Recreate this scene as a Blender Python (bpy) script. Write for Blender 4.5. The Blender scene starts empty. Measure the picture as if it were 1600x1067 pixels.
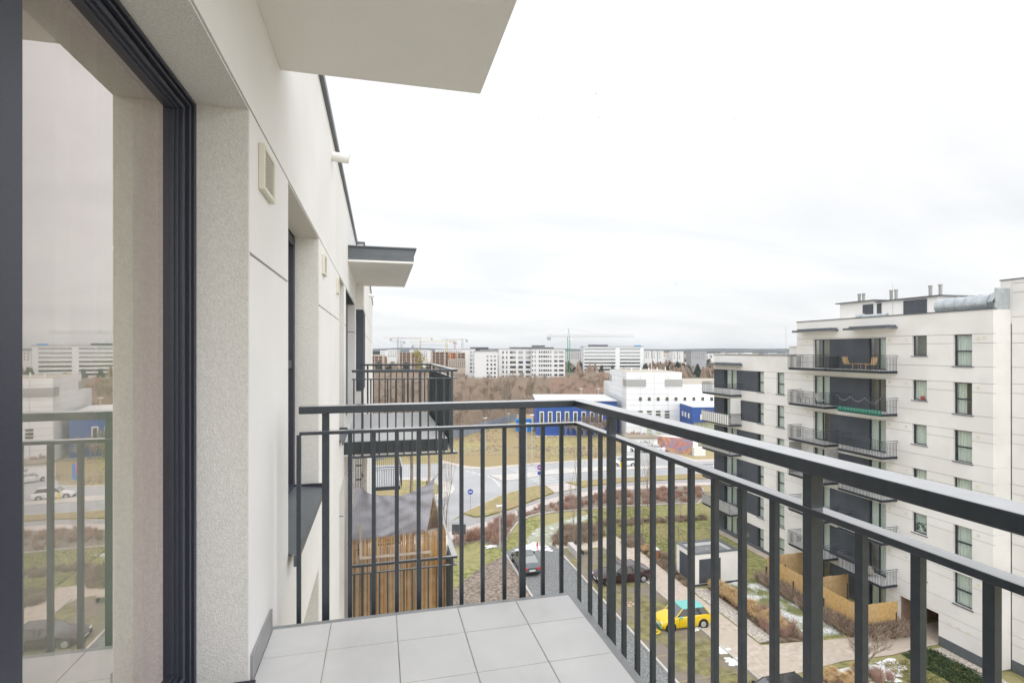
import bpy, bmesh, math, random
from mathutils import Vector, noise
random.seed(7)
R=math.radians
sc=bpy.context.scene
col=sc.collection
# ---------------------------------------------------------------- camera
EZ=1.39; GZ=-17.6; SH=2.97
T=R(14); S_,C_=math.sin(T),math.cos(T)
cam=bpy.data.cameras.new('camera'); co=bpy.data.objects.new('camera',cam); col.objects.link(co)
co.location=(0,0,EZ); co.rotation_euler=(R(90),0,-T)
cam.sensor_width=36; cam.lens=830/1600*36; cam.shift_y=14.5/1600; cam.clip_start=.05; cam.clip_end=9000
sc.camera=co
# ---------------------------------------------------------------- light
SUN_EL,SUN_AZ=R(42),R(172)          # azimuth clockwise from +Y
w=bpy.data.worlds.new('World'); sc.world=w; w.use_nodes=True
nt=w.node_tree; nt.nodes.clear(); N=nt.nodes.new; L=nt.links.new
out=N('ShaderNodeOutputWorld'); bg=N('ShaderNodeBackground'); bg2=N('ShaderNodeBackground'); add=N('ShaderNodeMixShader'); add.inputs[0].default_value=.9
sky=N('ShaderNodeTexSky'); sky.sky_type='NISHITA'; sky.sun_disc=False; sky.sun_elevation=SUN_EL; sky.sun_rotation=SUN_AZ
bg.inputs['Strength'].default_value=.05; L(sky.outputs[0],bg.inputs[0])
tc=N('ShaderNodeTexCoord'); sep=N('ShaderNodeSeparateXYZ'); L(tc.outputs['Generated'],sep.inputs[0])
def mth(op,a,b=None,c=None):
    n=N('ShaderNodeMath'); n.operation=op
    for i,v in enumerate((a,b,c)):
        if v is None: continue
        if isinstance(v,(int,float)): n.inputs[i].default_value=v
        else: L(v,n.inputs[i])
    return n.outputs[0]
zc=mth('MAXIMUM',sep.outputs[2],0.0)
den=mth('ADD',zc,.18)
cx=mth('DIVIDE',sep.outputs[0],den); cy=mth('DIVIDE',sep.outputs[1],den)
cmb=N('ShaderNodeCombineXYZ'); L(cx,cmb.inputs[0]); L(cy,cmb.inputs[1])
mp=N('ShaderNodeMapping'); mp.inputs['Rotation'].default_value=(0,0,R(14)); mp.inputs['Scale'].default_value=(.5,.95,1); L(cmb.outputs[0],mp.inputs[0])
nz=N('ShaderNodeTexNoise'); nz.inputs['Scale'].default_value=1.1; nz.inputs['Detail'].default_value=7; nz.inputs['Roughness'].default_value=.55; nz.inputs['Distortion'].default_value=.5; L(mp.outputs[0],nz.inputs['Vector'])
cr=N('ShaderNodeValToRGB'); L(nz.outputs[0],cr.inputs[0])
cr.color_ramp.elements[0].position=.30; cr.color_ramp.elements[0].color=(.75,.758,.775,1)
cr.color_ramp.elements[1].position=.70; cr.color_ramp.elements[1].color=(.97,.97,.965,1)
grad=mth('ADD',mth('MULTIPLY',zc,.28),.90)     # overcast sky: brighter towards the zenith
mul=N('ShaderNodeVectorMath'); mul.operation='SCALE'; L(cr.outputs[0],mul.inputs[0]); L(grad,mul.inputs['Scale'])
L(mul.outputs[0],bg2.inputs[0]); bg2.inputs['Strength'].default_value=.70
L(bg.outputs[0],add.inputs[1]); L(bg2.outputs[0],add.inputs[2]); L(add.outputs[0],out.inputs[0])
sl=bpy.data.lights.new('sun','SUN'); sl.energy=1.5; sl.angle=R(110); sl.color=(1,.99,.975)
so=bpy.data.objects.new('sun',sl); col.objects.link(so)
sd=Vector((math.sin(SUN_AZ)*math.cos(SUN_EL),math.cos(SUN_AZ)*math.cos(SUN_EL),math.sin(SUN_EL)))
so.rotation_euler=(-sd).to_track_quat('-Z','Y').to_euler()
vs=sc.view_settings; vs.view_transform='Standard'; vs.look='None'; vs.exposure=0.93; vs.gamma=1; vs.use_curve_mapping=False
try:
    sc.cycles.max_bounces=8; sc.cycles.transparent_max_bounces=16
except Exception: pass
# ---------------------------------------------------------------- materials
MATS={}
def mat(name,c,c2=None,ns=3.0,rough=.8,bump=0,bs=60,spec=.4,metal=0,det=5,lo=.35,hi=.65,c3=None,ns3=.3,dist=0):
    if name in MATS: return MATS[name]
    m=bpy.data.materials.new(name); m.use_nodes=True; t=m.node_tree; b=t.nodes['Principled BSDF']
    b.inputs['Roughness'].default_value=rough; b.inputs['Specular IOR Level'].default_value=spec; b.inputs['Metallic'].default_value=metal
    b.inputs['Base Color'].default_value=(*c,1)
    tcn=t.nodes.new('ShaderNodeTexCoord'); src=tcn.outputs['Object']
    if c2:
        n=t.nodes.new('ShaderNodeTexNoise'); n.inputs['Scale'].default_value=ns; n.inputs['Detail'].default_value=det; n.inputs['Distortion'].default_value=dist
        t.links.new(src,n.inputs['Vector']); r=t.nodes.new('ShaderNodeValToRGB'); t.links.new(n.outputs[0],r.inputs[0])
        r.color_ramp.elements[0].position=lo; r.color_ramp.elements[1].position=hi
        r.color_ramp.elements[0].color=(*c,1); r.color_ramp.elements[1].color=(*c2,1)
        o=r.outputs[0]
        if c3:
            n3=t.nodes.new('ShaderNodeTexNoise'); n3.inputs['Scale'].default_value=ns3; n3.inputs['Detail'].default_value=4
            t.links.new(src,n3.inputs['Vector']); r3=t.nodes.new('ShaderNodeValToRGB'); t.links.new(n3.outputs[0],r3.inputs[0])
            r3.color_ramp.elements[0].position=.45; r3.color_ramp.elements[1].position=.6
            mx=t.nodes.new('ShaderNodeMix'); mx.data_type='RGBA'; t.links.new(r3.outputs[0],mx.inputs['Factor'])
            t.links.new(o,mx.inputs['A']); mx.inputs['B'].default_value=(*c3,1); o=mx.outputs['Result']
        t.links.new(o,b.inputs['Base Color'])
    if bump:
        n2=t.nodes.new('ShaderNodeTexNoise'); n2.inputs['Scale'].default_value=bs; n2.inputs['Detail'].default_value=4
        t.links.new(src,n2.inputs['Vector']); bp=t.nodes.new('ShaderNodeBump'); bp.inputs['Strength'].default_value=bump; bp.inputs['Distance'].default_value=.3/bs*3
        t.links.new(n2.outputs[0],bp.inputs['Height']); t.links.new(bp.outputs[0],b.inputs['Normal'])
    MATS[name]=m; return m
def glassmat(name,tint,base=.06,k=1.6,gc=(1,1,1)):
    m=bpy.data.materials.new(name); m.use_nodes=True; t=m.node_tree; t.nodes.clear()
    o=t.nodes.new('ShaderNodeOutputMaterial'); mx=t.nodes.new('ShaderNodeMixShader'); tr=t.nodes.new('ShaderNodeBsdfTransparent'); gl=t.nodes.new('ShaderNodeBsdfGlossy')
    tr.inputs[0].default_value=(*tint,1); gl.inputs[0].default_value=(*gc,1); gl.inputs['Roughness'].default_value=.0
    lw=t.nodes.new('ShaderNodeLayerWeight'); lw.inputs[0].default_value=.5
    pw=t.nodes.new('ShaderNodeMath'); pw.operation='POWER'; pw.inputs[1].default_value=3.0; t.links.new(lw.outputs['Facing'],pw.inputs[0])
    ma=t.nodes.new('ShaderNodeMath'); ma.operation='MULTIPLY_ADD'; ma.inputs[1].default_value=k; ma.inputs[2].default_value=base; ma.use_clamp=True
    t.links.new(pw.outputs[0],ma.inputs[0]); t.links.new(ma.outputs[0],mx.inputs[0]); t.links.new(tr.outputs[0],mx.inputs[1]); t.links.new(gl.outputs[0],mx.inputs[2]); t.links.new(mx.outputs[0],o.inputs[0])
    MATS[name]=m; return m
WALL=mat('white_render',(.81,.797,.785),(.86,.848,.836),1.3,.9,.25,220)
WALLFAR=mat('white_render_far',(.81,.797,.783),(.86,.848,.834),.25,.9,c3=(.77,.755,.74),ns3=.3)
REVEAL=mat('rough_render',(.70,.69,.67),(.79,.78,.76),90,.95,.6,150)
SOFF=mat('soffit_render',(.82,.81,.79),(.86,.85,.835),1.2,.95,.4,160)
GREYW=mat('grey_render',(.075,.085,.10),(.09,.10,.118),.8,.85)
METAL=mat('anthracite_steel',(.030,.039,.050),(.040,.050,.063),40,.34,.12,900,.6); _b=METAL.node_tree.nodes['Principled BSDF']; _b.inputs['Coat Roughness'].default_value=.06; _b.inputs['Coat IOR'].default_value=2.4
_t=METAL.node_tree; _g=_t.nodes.new('ShaderNodeNewGeometry'); _s=_t.nodes.new('ShaderNodeSeparateXYZ'); _t.links.new(_g.outputs['True Normal'],_s.inputs[0])   # mask of upward faces; extra coat there boosts their sky sheen
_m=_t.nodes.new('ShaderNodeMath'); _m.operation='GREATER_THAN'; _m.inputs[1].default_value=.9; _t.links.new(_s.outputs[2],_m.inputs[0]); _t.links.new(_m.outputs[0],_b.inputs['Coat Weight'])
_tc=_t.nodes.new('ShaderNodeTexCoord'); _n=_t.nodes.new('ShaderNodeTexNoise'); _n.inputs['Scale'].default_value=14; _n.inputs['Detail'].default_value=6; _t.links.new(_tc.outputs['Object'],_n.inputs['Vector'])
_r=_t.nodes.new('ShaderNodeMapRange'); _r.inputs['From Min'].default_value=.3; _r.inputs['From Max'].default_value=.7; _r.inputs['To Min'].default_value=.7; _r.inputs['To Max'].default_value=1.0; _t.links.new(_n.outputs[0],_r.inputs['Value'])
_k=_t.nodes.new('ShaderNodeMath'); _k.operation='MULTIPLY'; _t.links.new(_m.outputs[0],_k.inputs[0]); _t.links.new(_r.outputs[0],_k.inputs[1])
_x=_t.nodes.new('ShaderNodeMix'); _x.data_type='RGBA'; _o=_b.inputs['Base Color'].links[0].from_socket; _t.links.new(_o,_x.inputs['A']); _x.inputs['B'].default_value=(.40,.41,.43,1); _t.links.new(_k.outputs[0],_x.inputs['Factor']); _t.links.new(_x.outputs['Result'],_b.inputs['Base Color'])   # bright sky sheen put into the colour: level faces painted pale grey
ALU=mat('anthracite_frame',(.030,.034,.052),(.038,.043,.064),200,.42,.1,700,.5)
FLASH=mat('grey_flashing',(.10,.115,.13),(.12,.135,.15),4,.4,.05,60,.5)
TILE=mat('floor_tile',(.60,.60,.602),(.76,.758,.755),2.2,.42,.03,40,.4,c3=(.66,.66,.665),ns3=1.1,det=8,lo=.3,hi=.7,dist=.6)
GROUT=mat('grout',(.34,.32,.28),(.50,.47,.42),5,.95)
SKIRT=mat('skirting_tile',(.30,.30,.31),(.36,.36,.37),5,.5)
EDGE=mat('slab_edge_metal',(.28,.29,.30),(.33,.34,.35),8,.4)
GLASS=glassmat('window_glass',(.84,.92,.87),.22,1.5,(1.0,.90,.875))
GLASSF=glassmat('far_window_glass',(.86,.92,.89),.05,.6)
CURT=mat('sheer_curtain',(.74,.76,.73),(.80,.82,.79),6,.9)
CURTB=mat('beige_curtain',(.56,.58,.47),(.62,.64,.53),6,.9)
INT=mat('room_interior',(.32,.29,.26),(.36,.33,.30),2,.9)
DARK=mat('dark_void',(.02,.02,.022),None,rough=.9)
ASPH=mat('asphalt',(.34,.345,.355),(.39,.395,.405),.5,.9,c3=(.43,.435,.445),ns3=.08)
ASPH2=mat('bike_path_asphalt',(.32,.31,.315),(.37,.36,.365),.8,.9)
COBB=mat('cobble_lane',(.13,.137,.14),(.30,.307,.31),11,.85,.5,14,det=6,lo=.38,hi=.62)
PAVE=mat('beige_pavers',(.47,.40,.335),(.60,.53,.46),2.8,.9,det=8,c3=(.53,.46,.39),ns3=.5)
PAVE2=mat('pink_pavers',(.50,.44,.42),(.60,.54,.51),2.0,.9)
CONC=mat('light_concrete',(.50,.475,.45),(.60,.575,.55),1.0,.9)
PAINT=mat('road_paint',(.62,.62,.61),(.52,.52,.52),3,.8)
GRASS=mat('meadow_ground',(.22,.21,.08),(.34,.29,.14),.35,.95,c3=(.40,.33,.19),ns3=.035)
LAWN=mat('lawn',(.16,.18,.06),(.37,.35,.15),2.6,.95,.8,9,det=12,c3=(.36,.32,.16),ns3=.2)
FIELD=mat('dry_field',(.23,.215,.085),(.43,.37,.19),1.3,.95,det=11,c3=(.33,.255,.14),ns3=.07)
SNOWL=mat('snowy_lawn',(.16,.19,.07),(.26,.27,.13),1.2,.95,c3=(.74,.75,.77),ns3=.75,det=8)
FROST=mat('frosted_lawn',(.27,.29,.18),(.62,.63,.62),2.2,.95,det=9,c3=(.36,.37,.27),ns3=.3)
MULCH=mat('brown_mulch',(.085,.06,.045),(.26,.20,.155),3.5,.95,.6,8,det=9)
BARK=mat('bark_bed',(.15,.12,.10),(.36,.30,.25),4,.95,.6,8,det=9)
BAY=mat('grass_pavers',(.15,.13,.06),(.30,.28,.13),1.6,.95,.5,7,det=9,c3=(.25,.215,.185),ns3=.35)
GRAV=mat('gravel_bed',(.33,.29,.25),(.66,.61,.55),7,.95,.6,12,det=4)
SNOW=mat('snow',(.80,.81,.84),(.86,.87,.89),2,.7,.3,5)
WOODF=mat('woodland_floor',(.27,.21,.16),(.42,.34,.27),.25,.95,det=10,c3=(.42,.30,.19),ns3=.03)
FARG=mat('far_ground',(.13,.12,.09),(.25,.22,.17),.01,.95,det=8,c3=(.17,.17,.15),ns3=.004)
HILL=mat('distant_woods',(.045,.055,.05),(.08,.085,.075),.01,.95)
TWIG=mat('bare_twigs',(.28,.225,.18),(.46,.385,.315),1.5,.9)
TRUNK=mat('trunk_bark',(.20,.17,.14),(.36,.31,.26),3,.9)
RTWIG=mat('red_twigs',(.36,.215,.17),(.56,.40,.33),4,.9)
BTWIG=mat('brown_twigs',(.24,.18,.135),(.48,.38,.30),4,.9)
TAN=mat('dry_ornamental_grass',(.50,.33,.16),(.72,.55,.32),3,.9)
EVER=mat('evergreen_leaf',(.03,.055,.02),(.07,.10,.04),2,.8)
YEL=mat('yellowish_leaf',(.32,.27,.08),(.42,.36,.14),1,.9)
REED=mat('reed_mat',(.40,.25,.10),(.62,.43,.20),6,.8)
PICK=mat('spruce_boards',(.55,.36,.18),(.68,.48,.27),3,.8)
BROWNW=mat('brown_wall',(.30,.19,.14),(.36,.24,.18),2,.85)
CYAN=mat('blue_clad',(.02,.22,.60),None,rough=.6)
BLUE=mat('royal_blue_clad',(.030,.080,.29),(.04,.10,.35),.3,.6)
PANEL=mat('white_clad',(.76,.78,.80),(.80,.82,.84),.3,.6)
LOUV=mat('grey_louvre',(.34,.34,.34),(.40,.40,.40),6,.6)
ROOFW=mat('pale_roof',(.66,.66,.65),(.74,.74,.73),.6,.8)
MEMB=mat('grey_membrane',(.18,.19,.20),(.24,.25,.26),1.5,.6)
DUCT=mat('galvanised_duct',(.45,.50,.53),(.58,.62,.65),3,.35,metal=.5)
WOODP=mat('grey_wood',(.42,.35,.29),(.55,.47,.40),8,.8)
CLOTH=mat('grey_cloth',(.40,.40,.46),(.47,.47,.53),12,.9)
WHITE=mat('white_paint',(.78,.78,.77),None,rough=.6)
CREAM=mat('cream_plastic',(.72,.70,.60),None,rough=.6)
PVC=mat('white_pvc',(.78,.77,.75),None,rough=.45)
GRND=mat('green_mesh',(.03,.24,.17),None,rough=.8)
ORNG=mat('orange_paint',(.60,.27,.14),None,rough=.6)
YPAINT=mat('yellow_paint',(.80,.60,.02),None,rough=.5)
REDP=mat('red_plastic',(.65,.03,.05),None,rough=.35)
GREENC=mat('green_crane_paint',(.06,.34,.22),None,rough=.6)
REDC=mat('red_crane_paint',(.5,.12,.08),None,rough=.6)
GREYC=mat('grey_crane_paint',(.33,.34,.36),None,rough=.6)
TYRE=mat('tyre_rubber',(.02,.02,.02),None,rough=.85)
RIM=mat('silver_rim',(.5,.5,.52),None,rough=.35,metal=.6)
CARGL=mat('car_glass',(.03,.035,.04),None,rough=.05,spec=.9); _c=CARGL.node_tree.nodes['Principled BSDF']; _c.inputs['Coat Weight'].default_value=1; _c.inputs['Coat IOR'].default_value=2.2; _c.inputs['Coat Roughness'].default_value=.03
BRK=mat('beige_concrete_frame',(.45,.37,.31),(.55,.47,.40),.1,.9)
GLOW=mat('green_glazing',(.45,.50,.36),(.60,.64,.50),.5,.4)
# ---------------------------------------------------------------- builders
OFF={}
class MB:
    def __init__(s): s.v=[]; s.f=[]; s.mi=[]
    def poly(s,pts,m=0):
        n=len(s.v); s.v+= [tuple(p) for p in pts]; s.f.append(tuple(range(n,n+len(pts)))); s.mi.append(m); return s
    def box(s,x0,x1,y0,y1,z0,z1,m=0):
        if x0>x1:x0,x1=x1,x0
        if y0>y1:y0,y1=y1,y0
        if z0>z1:z0,z1=z1,z0
        n=len(s.v); s.v+=[(x,y,z) for z in (z0,z1) for x,y in ((x0,y0),(x1,y0),(x1,y1),(x0,y1))]
        for q in ((3,2,1,0),(4,5,6,7),(0,1,5,4),(1,2,6,5),(2,3,7,6),(3,0,4,7)): s.f.append(tuple(n+i for i in q)); s.mi.append(m)
        return s
    def prism(s,pts,z0,z1,m=0):
        a=sum(pts[i][0]*pts[(i+1)%len(pts)][1]-pts[(i+1)%len(pts)][0]*pts[i][1] for i in range(len(pts)))
        if a<0: pts=pts[::-1]
        n=len(s.v);k=len(pts); s.v+=[(x,y,z0) for x,y in pts]+[(x,y,z1) for x,y in pts]
        s.f.append(tuple(n+i for i in range(k))[::-1]); s.f.append(tuple(n+k+i for i in range(k))); s.mi+=[m,m]
        for i in range(k): j=(i+1)%k; s.f.append((n+i,n+j,n+k+j,n+k+i)); s.mi.append(m)
        return s
    def tube(s,p,q,r0,r1=None,n=6,m=0,caps=True):
        r1=r0 if r1 is None else r1; p=Vector(p);q=Vector(q); d=q-p
        if d.length<1e-6: return s
        a=d.orthogonal().normalized(); b=d.normalized().cross(a); k=len(s.v)
        for c,r in ((p,r0),(q,r1)):
            for i in range(n):
                t=2*math.pi*i/n; s.v.append(tuple(c+a*(r*math.cos(t))+b*(r*math.sin(t))))
        for i in range(n): j=(i+1)%n; s.f.append((k+i,k+j,k+n+j,k+n+i)); s.mi.append(m)
        if caps: s.f.append(tuple(k+i for i in range(n))[::-1]); s.f.append(tuple(k+n+i for i in range(n))); s.mi+=[m,m]
        return s
    def build(s,name,mats,parent=None,bevel=0,smooth=False,local=False):
        me=bpy.data.meshes.new(name)
        o_=(0,0,0) if (local or parent is None) else OFF.get(parent.name,(0,0,0))
        vs_=[(x-o_[0],y-o_[1],z-o_[2]) for x,y,z in s.v] if any(o_) else s.v
        me.from_pydata(vs_,[],s.f)
        ms=mats if isinstance(mats,(list,tuple)) else [mats]
        for m in ms: me.materials.append(m)
        if len(ms)>1:
            for p,i in zip(me.polygons,s.mi): p.material_index=i
        if bevel:
            bm=bmesh.new(); bm.from_mesh(me); bmesh.ops.bevel(bm,geom=bm.edges[:],offset=bevel,segments=2,affect='EDGES',profile=.5); bm.to_mesh(me); bm.free()
        if smooth:
            for p in me.polygons: p.use_smooth=True
        me.update()
        ob=bpy.data.objects.new(name,me); col.objects.link(ob)
        if parent: ob.parent=parent; OFF[ob.name]=(0,0,0) if local else o_
        return ob
def tag(o,label=None,cat=None,group=None,kind=None):
    if label: o['label']=label
    if cat: o['category']=cat
    if group: o['group']=group
    if kind: o['kind']=kind
    return o
def thing(name,loc,label,cat,group=None,rz=0,off=None):
    o=bpy.data.objects.new(name,None); col.objects.link(o); o.location=loc; o.rotation_euler=(0,0,rz); o.empty_display_size=.3
    tag(o,label,cat,group); OFF[o.name]=tuple(loc) if off is None else off
    return o
def share(ob,name,parent,loc=(0,0,0),rz=0,sc_=None):
    c=bpy.data.objects.new(name,ob.data); col.objects.link(c); c.parent=parent; c.location=loc; c.rotation_euler=(0,0,rz)
    if sc_: c.scale=sc_
    return c
def copy_tree(o,parent=None):
    c=o.copy(); col.objects.link(c)
    if parent: c.parent=parent
    for ch in list(o.children): copy_tree(ch,c)
    return c
def G(px,py,z=GZ):      # where a sight line meets level z
    u=(px-800)/830; k=(EZ-z)*830/(py-548); return ((u*C_+S_)*k,(-u*S_+C_)*k)
def W(u,d): return (u*C_+d*S_,-u*S_+d*C_)
SH_N=[0]
def sheet(name,pts,z,m,px=True,kind='structure',th=0):
    SH_N[0]+=1; z=z+(SH_N[0]%16)*.0006 if z>GZ+.001 else z
    if px: pts=[G(*p) for p in pts]
    a=sum(pts[i][0]*pts[(i+1)%len(pts)][1]-pts[(i+1)%len(pts)][0]*pts[i][1] for i in range(len(pts)))
    if a<0: pts=pts[::-1]
    b=MB()
    if th: b.prism(pts,z-th,z)
    else: b.poly([(x,y,z) for x,y in pts])
    o=b.build(name,m); tag(o,kind=kind)
    bm=bmesh.new(); bm.from_mesh(o.data); bmesh.ops.triangulate(bm,faces=bm.faces[:]); bm.to_mesh(o.data); bm.free()
    return o
# ---------------------------------------------------------------- ground
z=GZ
sheet('ground',[(-5000,-400),(6000,-400),(6000,6500),(-5000,6500)],z,GRASS,px=False)
L1=z+.01; L2=z+.02; L3=z+.032; L4=z+.044; L5=z+.056
sheet('far_ground',[W(-1800,270),W(1800,270),W(3500,5200),W(-3500,5200)],L1,FARG,px=False)
sheet('woodland_floor',[W(-330,290),W(62,290),G(950,640),G(806,657),G(690,692),G(500,735),W(-120,60)],L2,WOODF,px=False)
sheet('dry_field',[(560,712),(690,694),(740,680),(806,660),(828,676),(838,681),(945,679),(978,688),(985,700),(948,714),(830,722),(760,727),(729,728),(695,720),(560,716)],L2,FIELD)
def arc(cx,cy,r,a0,a1,n=24): return [(cx+r*math.cos(R(a0+(a1-a0)*i/n)),cy+r*math.sin(R(a0+(a1-a0)*i/n))) for i in range(n+1)]
sheet('pavement',[(690,719),(729,728),(760,730),(830,724),(944,716),(1045,706),(1085,718),(1180,716),(1180,722),(1085,722),(944,719),(830,727),(760,734),(725,733),(690,725)],L3,PAVE2)
sheet('road',[(560,728),(690,724),(725,732),(760,733.5),(830,726),(944,718),(972,711),(978,690),(1030,686),(1060,712),(1085,721),(1230,719),(1230,737),(1115,738),(1060,741),(930,749),(882,754),(845,759),(800,769),(778,776),(760,787),(740,796),(722,803),(700,818),(560,840)],L3,ASPH)
sheet('roundabout_apron',arc(2.7,73.6,7.4,0,360,40)[:-1],L4+.06,CONC,px=False,th=.06)
sheet('roundabout_lawn',arc(2.7,73.6,5.5,0,360,32)[:-1],L4+.12,FIELD,px=False,th=.05)
sheet('median_island',[(765,744),(840,739),(870,733),(950,730),(1060,728.6),(1170,727),(1170,728.5),(1060,731),(946,736),(860,742),(800,751),(785,752)],L4+.1,CONC,th=.1)
sheet('splitter_lawn',[(726,803),(745,793),(778,777),(800,770),(831,761),(848,760),(866,770),(838,780),(800,795),(758,807),(740,808)],L4+.1,FIELD,th=.1)
sheet('crossing_landing',[(852,758.5),(886,755),(910,762),(867,770)],L5,PAVE2)
sheet('bike_path',[(560,850),(690,822),(726,805),(740,809),(758,809),(800,797),(840,781),(867,771),(910,763),(975,754),(1060,750),(1230,745),(1230,750),(1060,755),(975,760),(900,770),(850,782),(800,801),(760,815),(700,832),(560,862)],L4,ASPH2)
sheet('footpath',[(560,862),(700,832),(760,815),(800,801),(850,782),(900,770),(975,760),(1060,755),(1230,750),(1230,754),(1060,760),(960,767),(890,780),(850,790),(820,801),(790,813),(760,824),(700,846),(560,880)],L4,PAVE2)
sheet('verge',[(884,754),(930,750),(1060,742),(1230,737),(1230,745),(1060,749),(975,753.5),(910,761)],L4+.05,FIELD,th=.05)
sheet('shrub_bed',[(560,880),(700,846),(760,824),(790,813),(820,801),(850,790),(890,780),(960,767),(1060,760),(1100,763),(1102,775),(1090,788),(1060,788),(960,793),(900,798),(870,801),(830,807),(808,819),(793,838),(785,857),(745,846),(700,858),(560,900)],L3,BARK)
sheet('courtyard_lawn',[(870,801),(960,793),(1060,788),(1090,788),(1102,775),(1230,775),(1600,1067),(1600,1300),(700,1300),(600,1200),(600,880),(700,858),(745,846),(785,857),(789,845),(793,838),(808,819),(830,807)],L2,LAWN)
sheet('frosted_lawn',[(822,842),(838,826),(866,817),(905,806),(935,803),(905,817),(872,832),(862,858),(845,858),(826,852)],L3,FROST)
sheet('shrub_mound_bed',[(862,852),(868,836),(882,824),(915,822),(940,834),(945,844),(885,854)],L3+.002,MULCH)
sheet('planting_bed',[(13,0),(13,20),(4,20),(4,0)],L3,MULCH,px=False)
sheet('corner_bed',[(742,893),(789,866),(832,932),(900,1010),(700,1010),(700,928)],L3,BARK)
# axis aligned courtyard pieces in metres
LX0,LX1=11.46,16.42
sheet('access_lane',[(LX0,-30),(LX1,-30),(LX1,46.2),(17.2,47.6),(16.6,49.0),(13.5,50.4),(LX0,48.6)],L3,COBB,px=False)
sheet('parking_bays',[(LX1+.1,-30),(21.15,-30),(21.15,47.4),(LX1+.1,47.0)],L4,BAY,px=False)
sheet('paved_path',[(16.5,48.4),(16.8,49.9),(23.4,50.1),(23.9,46),(23.8,29.3),(31.3,28.5),(38.5,28.9),(38.5,26.7),(33.8,26.6),(31,26.4),(27.5,26.6),(23.5,26.2),(23.5,-10),(21.25,-10),(21.25,46.3),(20.9,47.5)],L5,PAVE,px=False)
sheet('gravel_strip',[(23.95,29.6),(25.2,29.6),(25.4,37.4),(24.6,37.6),(24.1,37.6),(23.95,36)],L5,GRAV,px=False)
sheet('edge_bed',[(23.95,37.6),(24.55,37.7),(24.5,44.5),(26.5,50.5),(23.6,50.5),(23.95,46)],L4,MULCH,px=False)
sheet('mulch_bed',[(23.95,29.5),(27.3,29.0),(27.6,30.4),(26.5,32.6),(26.2,37.4),(25.2,37.4),(25.2,29.8)],L4,MULCH,px=False)
sheet('snowy_lawn',[(27.4,29.2),(31.2,28.9),(31.2,38),(28.6,38),(26.4,37.4),(26.8,32.6),(27.8,30.4)],L3+.003,SNOWL,px=False)
sheet('garden_strip',[(31.4,28.9),(35,28.9),(35,50),(31.4,50)],L3,LAWN,px=False)
sheet('wall_gravel',[(34.2,38),(35,38),(35,50.2),(34.2,50.2)],L4,PAVE,px=False)
sheet('front_bed',[(23.7,10),(23.7,25.9),(29,26.1),(29,10)],L3,SNOWL,px=False)
sheet('wall_gravel_strip',[(34.0,10),(34.9,10),(34.9,26.3),(34.0,26.3)],L4,GRAV,px=False)
def strip(pts,wid,name,m,z1,h=0,px=True):
    P=[Vector((*(G(*p) if px else p),0)) for p in pts]; l=[];r=[]
    for i,p in enumerate(P):
        d=(P[min(i+1,len(P)-1)]-P[max(i-1,0)]).normalized(); n=Vector((-d.y,d.x,0))*wid/2; l.append(p+n); r.append(p-n)
    b=MB()
    for i in range(len(P)-1):
        q=[l[i],r[i],r[i+1],l[i+1]]; b.prism([(v.x,v.y) for v in q],z1-max(h,.002),z1)
    return b.build(name,m)
def kerb(pts,px=True,wid=.14): return tag(strip(pts,wid,'kerb',CONC,L5+.1,.12,px),kind='structure')
kerb([(785,868),(789,850),(794,836),(808,818),(830,806),(870,800),(960,792.5),(1060,787.5),(1090,788),(1102,775),(1098,764)])
kerb([(LX0-.07,48.6),(LX0-.07,20)],False); kerb([(LX1+.05,46.2),(LX1+.05,10)],False); kerb([(21.2,47.4),(21.2,10)],False,.08)
kerb([(722,803),(745,792.6),(778,776.6),(800,769.6),(831,760.8),(848,759)]); kerb([(884,753.7),(930,749.7),(1060,741.7),(1200,738)])
kerb([(695,724.5),(725,732.2),(760,733.8),(830,726.4),(944,718.4),(968,715)])
for a,b in [((828,749),(863,745)),((833,752),(869,748)),((839,755),(876,751)),((846,758),(884,753.6)),((797,733.5),(835,730.6)),((802,736.5),(839,733.6)),((807,739.5),(836,737)),((728,736),(734,737.5)),((737,738),(743,740)),((747,741),(753,743.5))]:
    tag(strip([a,b],.45,'road_marking',PAINT,L4),kind='structure')
tag(strip([(762,744),(770,748),(777,754),(781,760)],.35,'road_marking',PAINT,L4),kind='structure')
for (x,y,s) in [(20.9,32.1,.5),(21.0,29.4,.7),(21,28.2,.8),(22.2,27.6,.0),(14.5,49.3,1.5),(13.2,48.6,1.0),(15.4,48.4,.9),(25.4,46.9,.5),(29.2,45.5,.5),(27.3,53.4,.4),(10.4,50.3,.7),(26.6,25.0,1.1),(25.2,24.0,1.0),(29.5,25.4,1.2),(28.5,24.6,.8)]:
    if s<=0: continue
    pts=[]
    for i in range(44):
        t=i/44*2*math.pi; r=s*(.62+.55*noise.noise(Vector((x+math.cos(t)*1.3,y+math.sin(t)*1.3,s)))+.28*noise.noise(Vector((x+math.cos(t)*4,y+math.sin(t)*4,s))))
        pts.append((x+r*math.cos(t)*1.25,y+r*math.sin(t)*.9))
    sheet('snow_patch',pts,L5+.012,SNOW,px=False,kind='stuff',th=.012)
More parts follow.
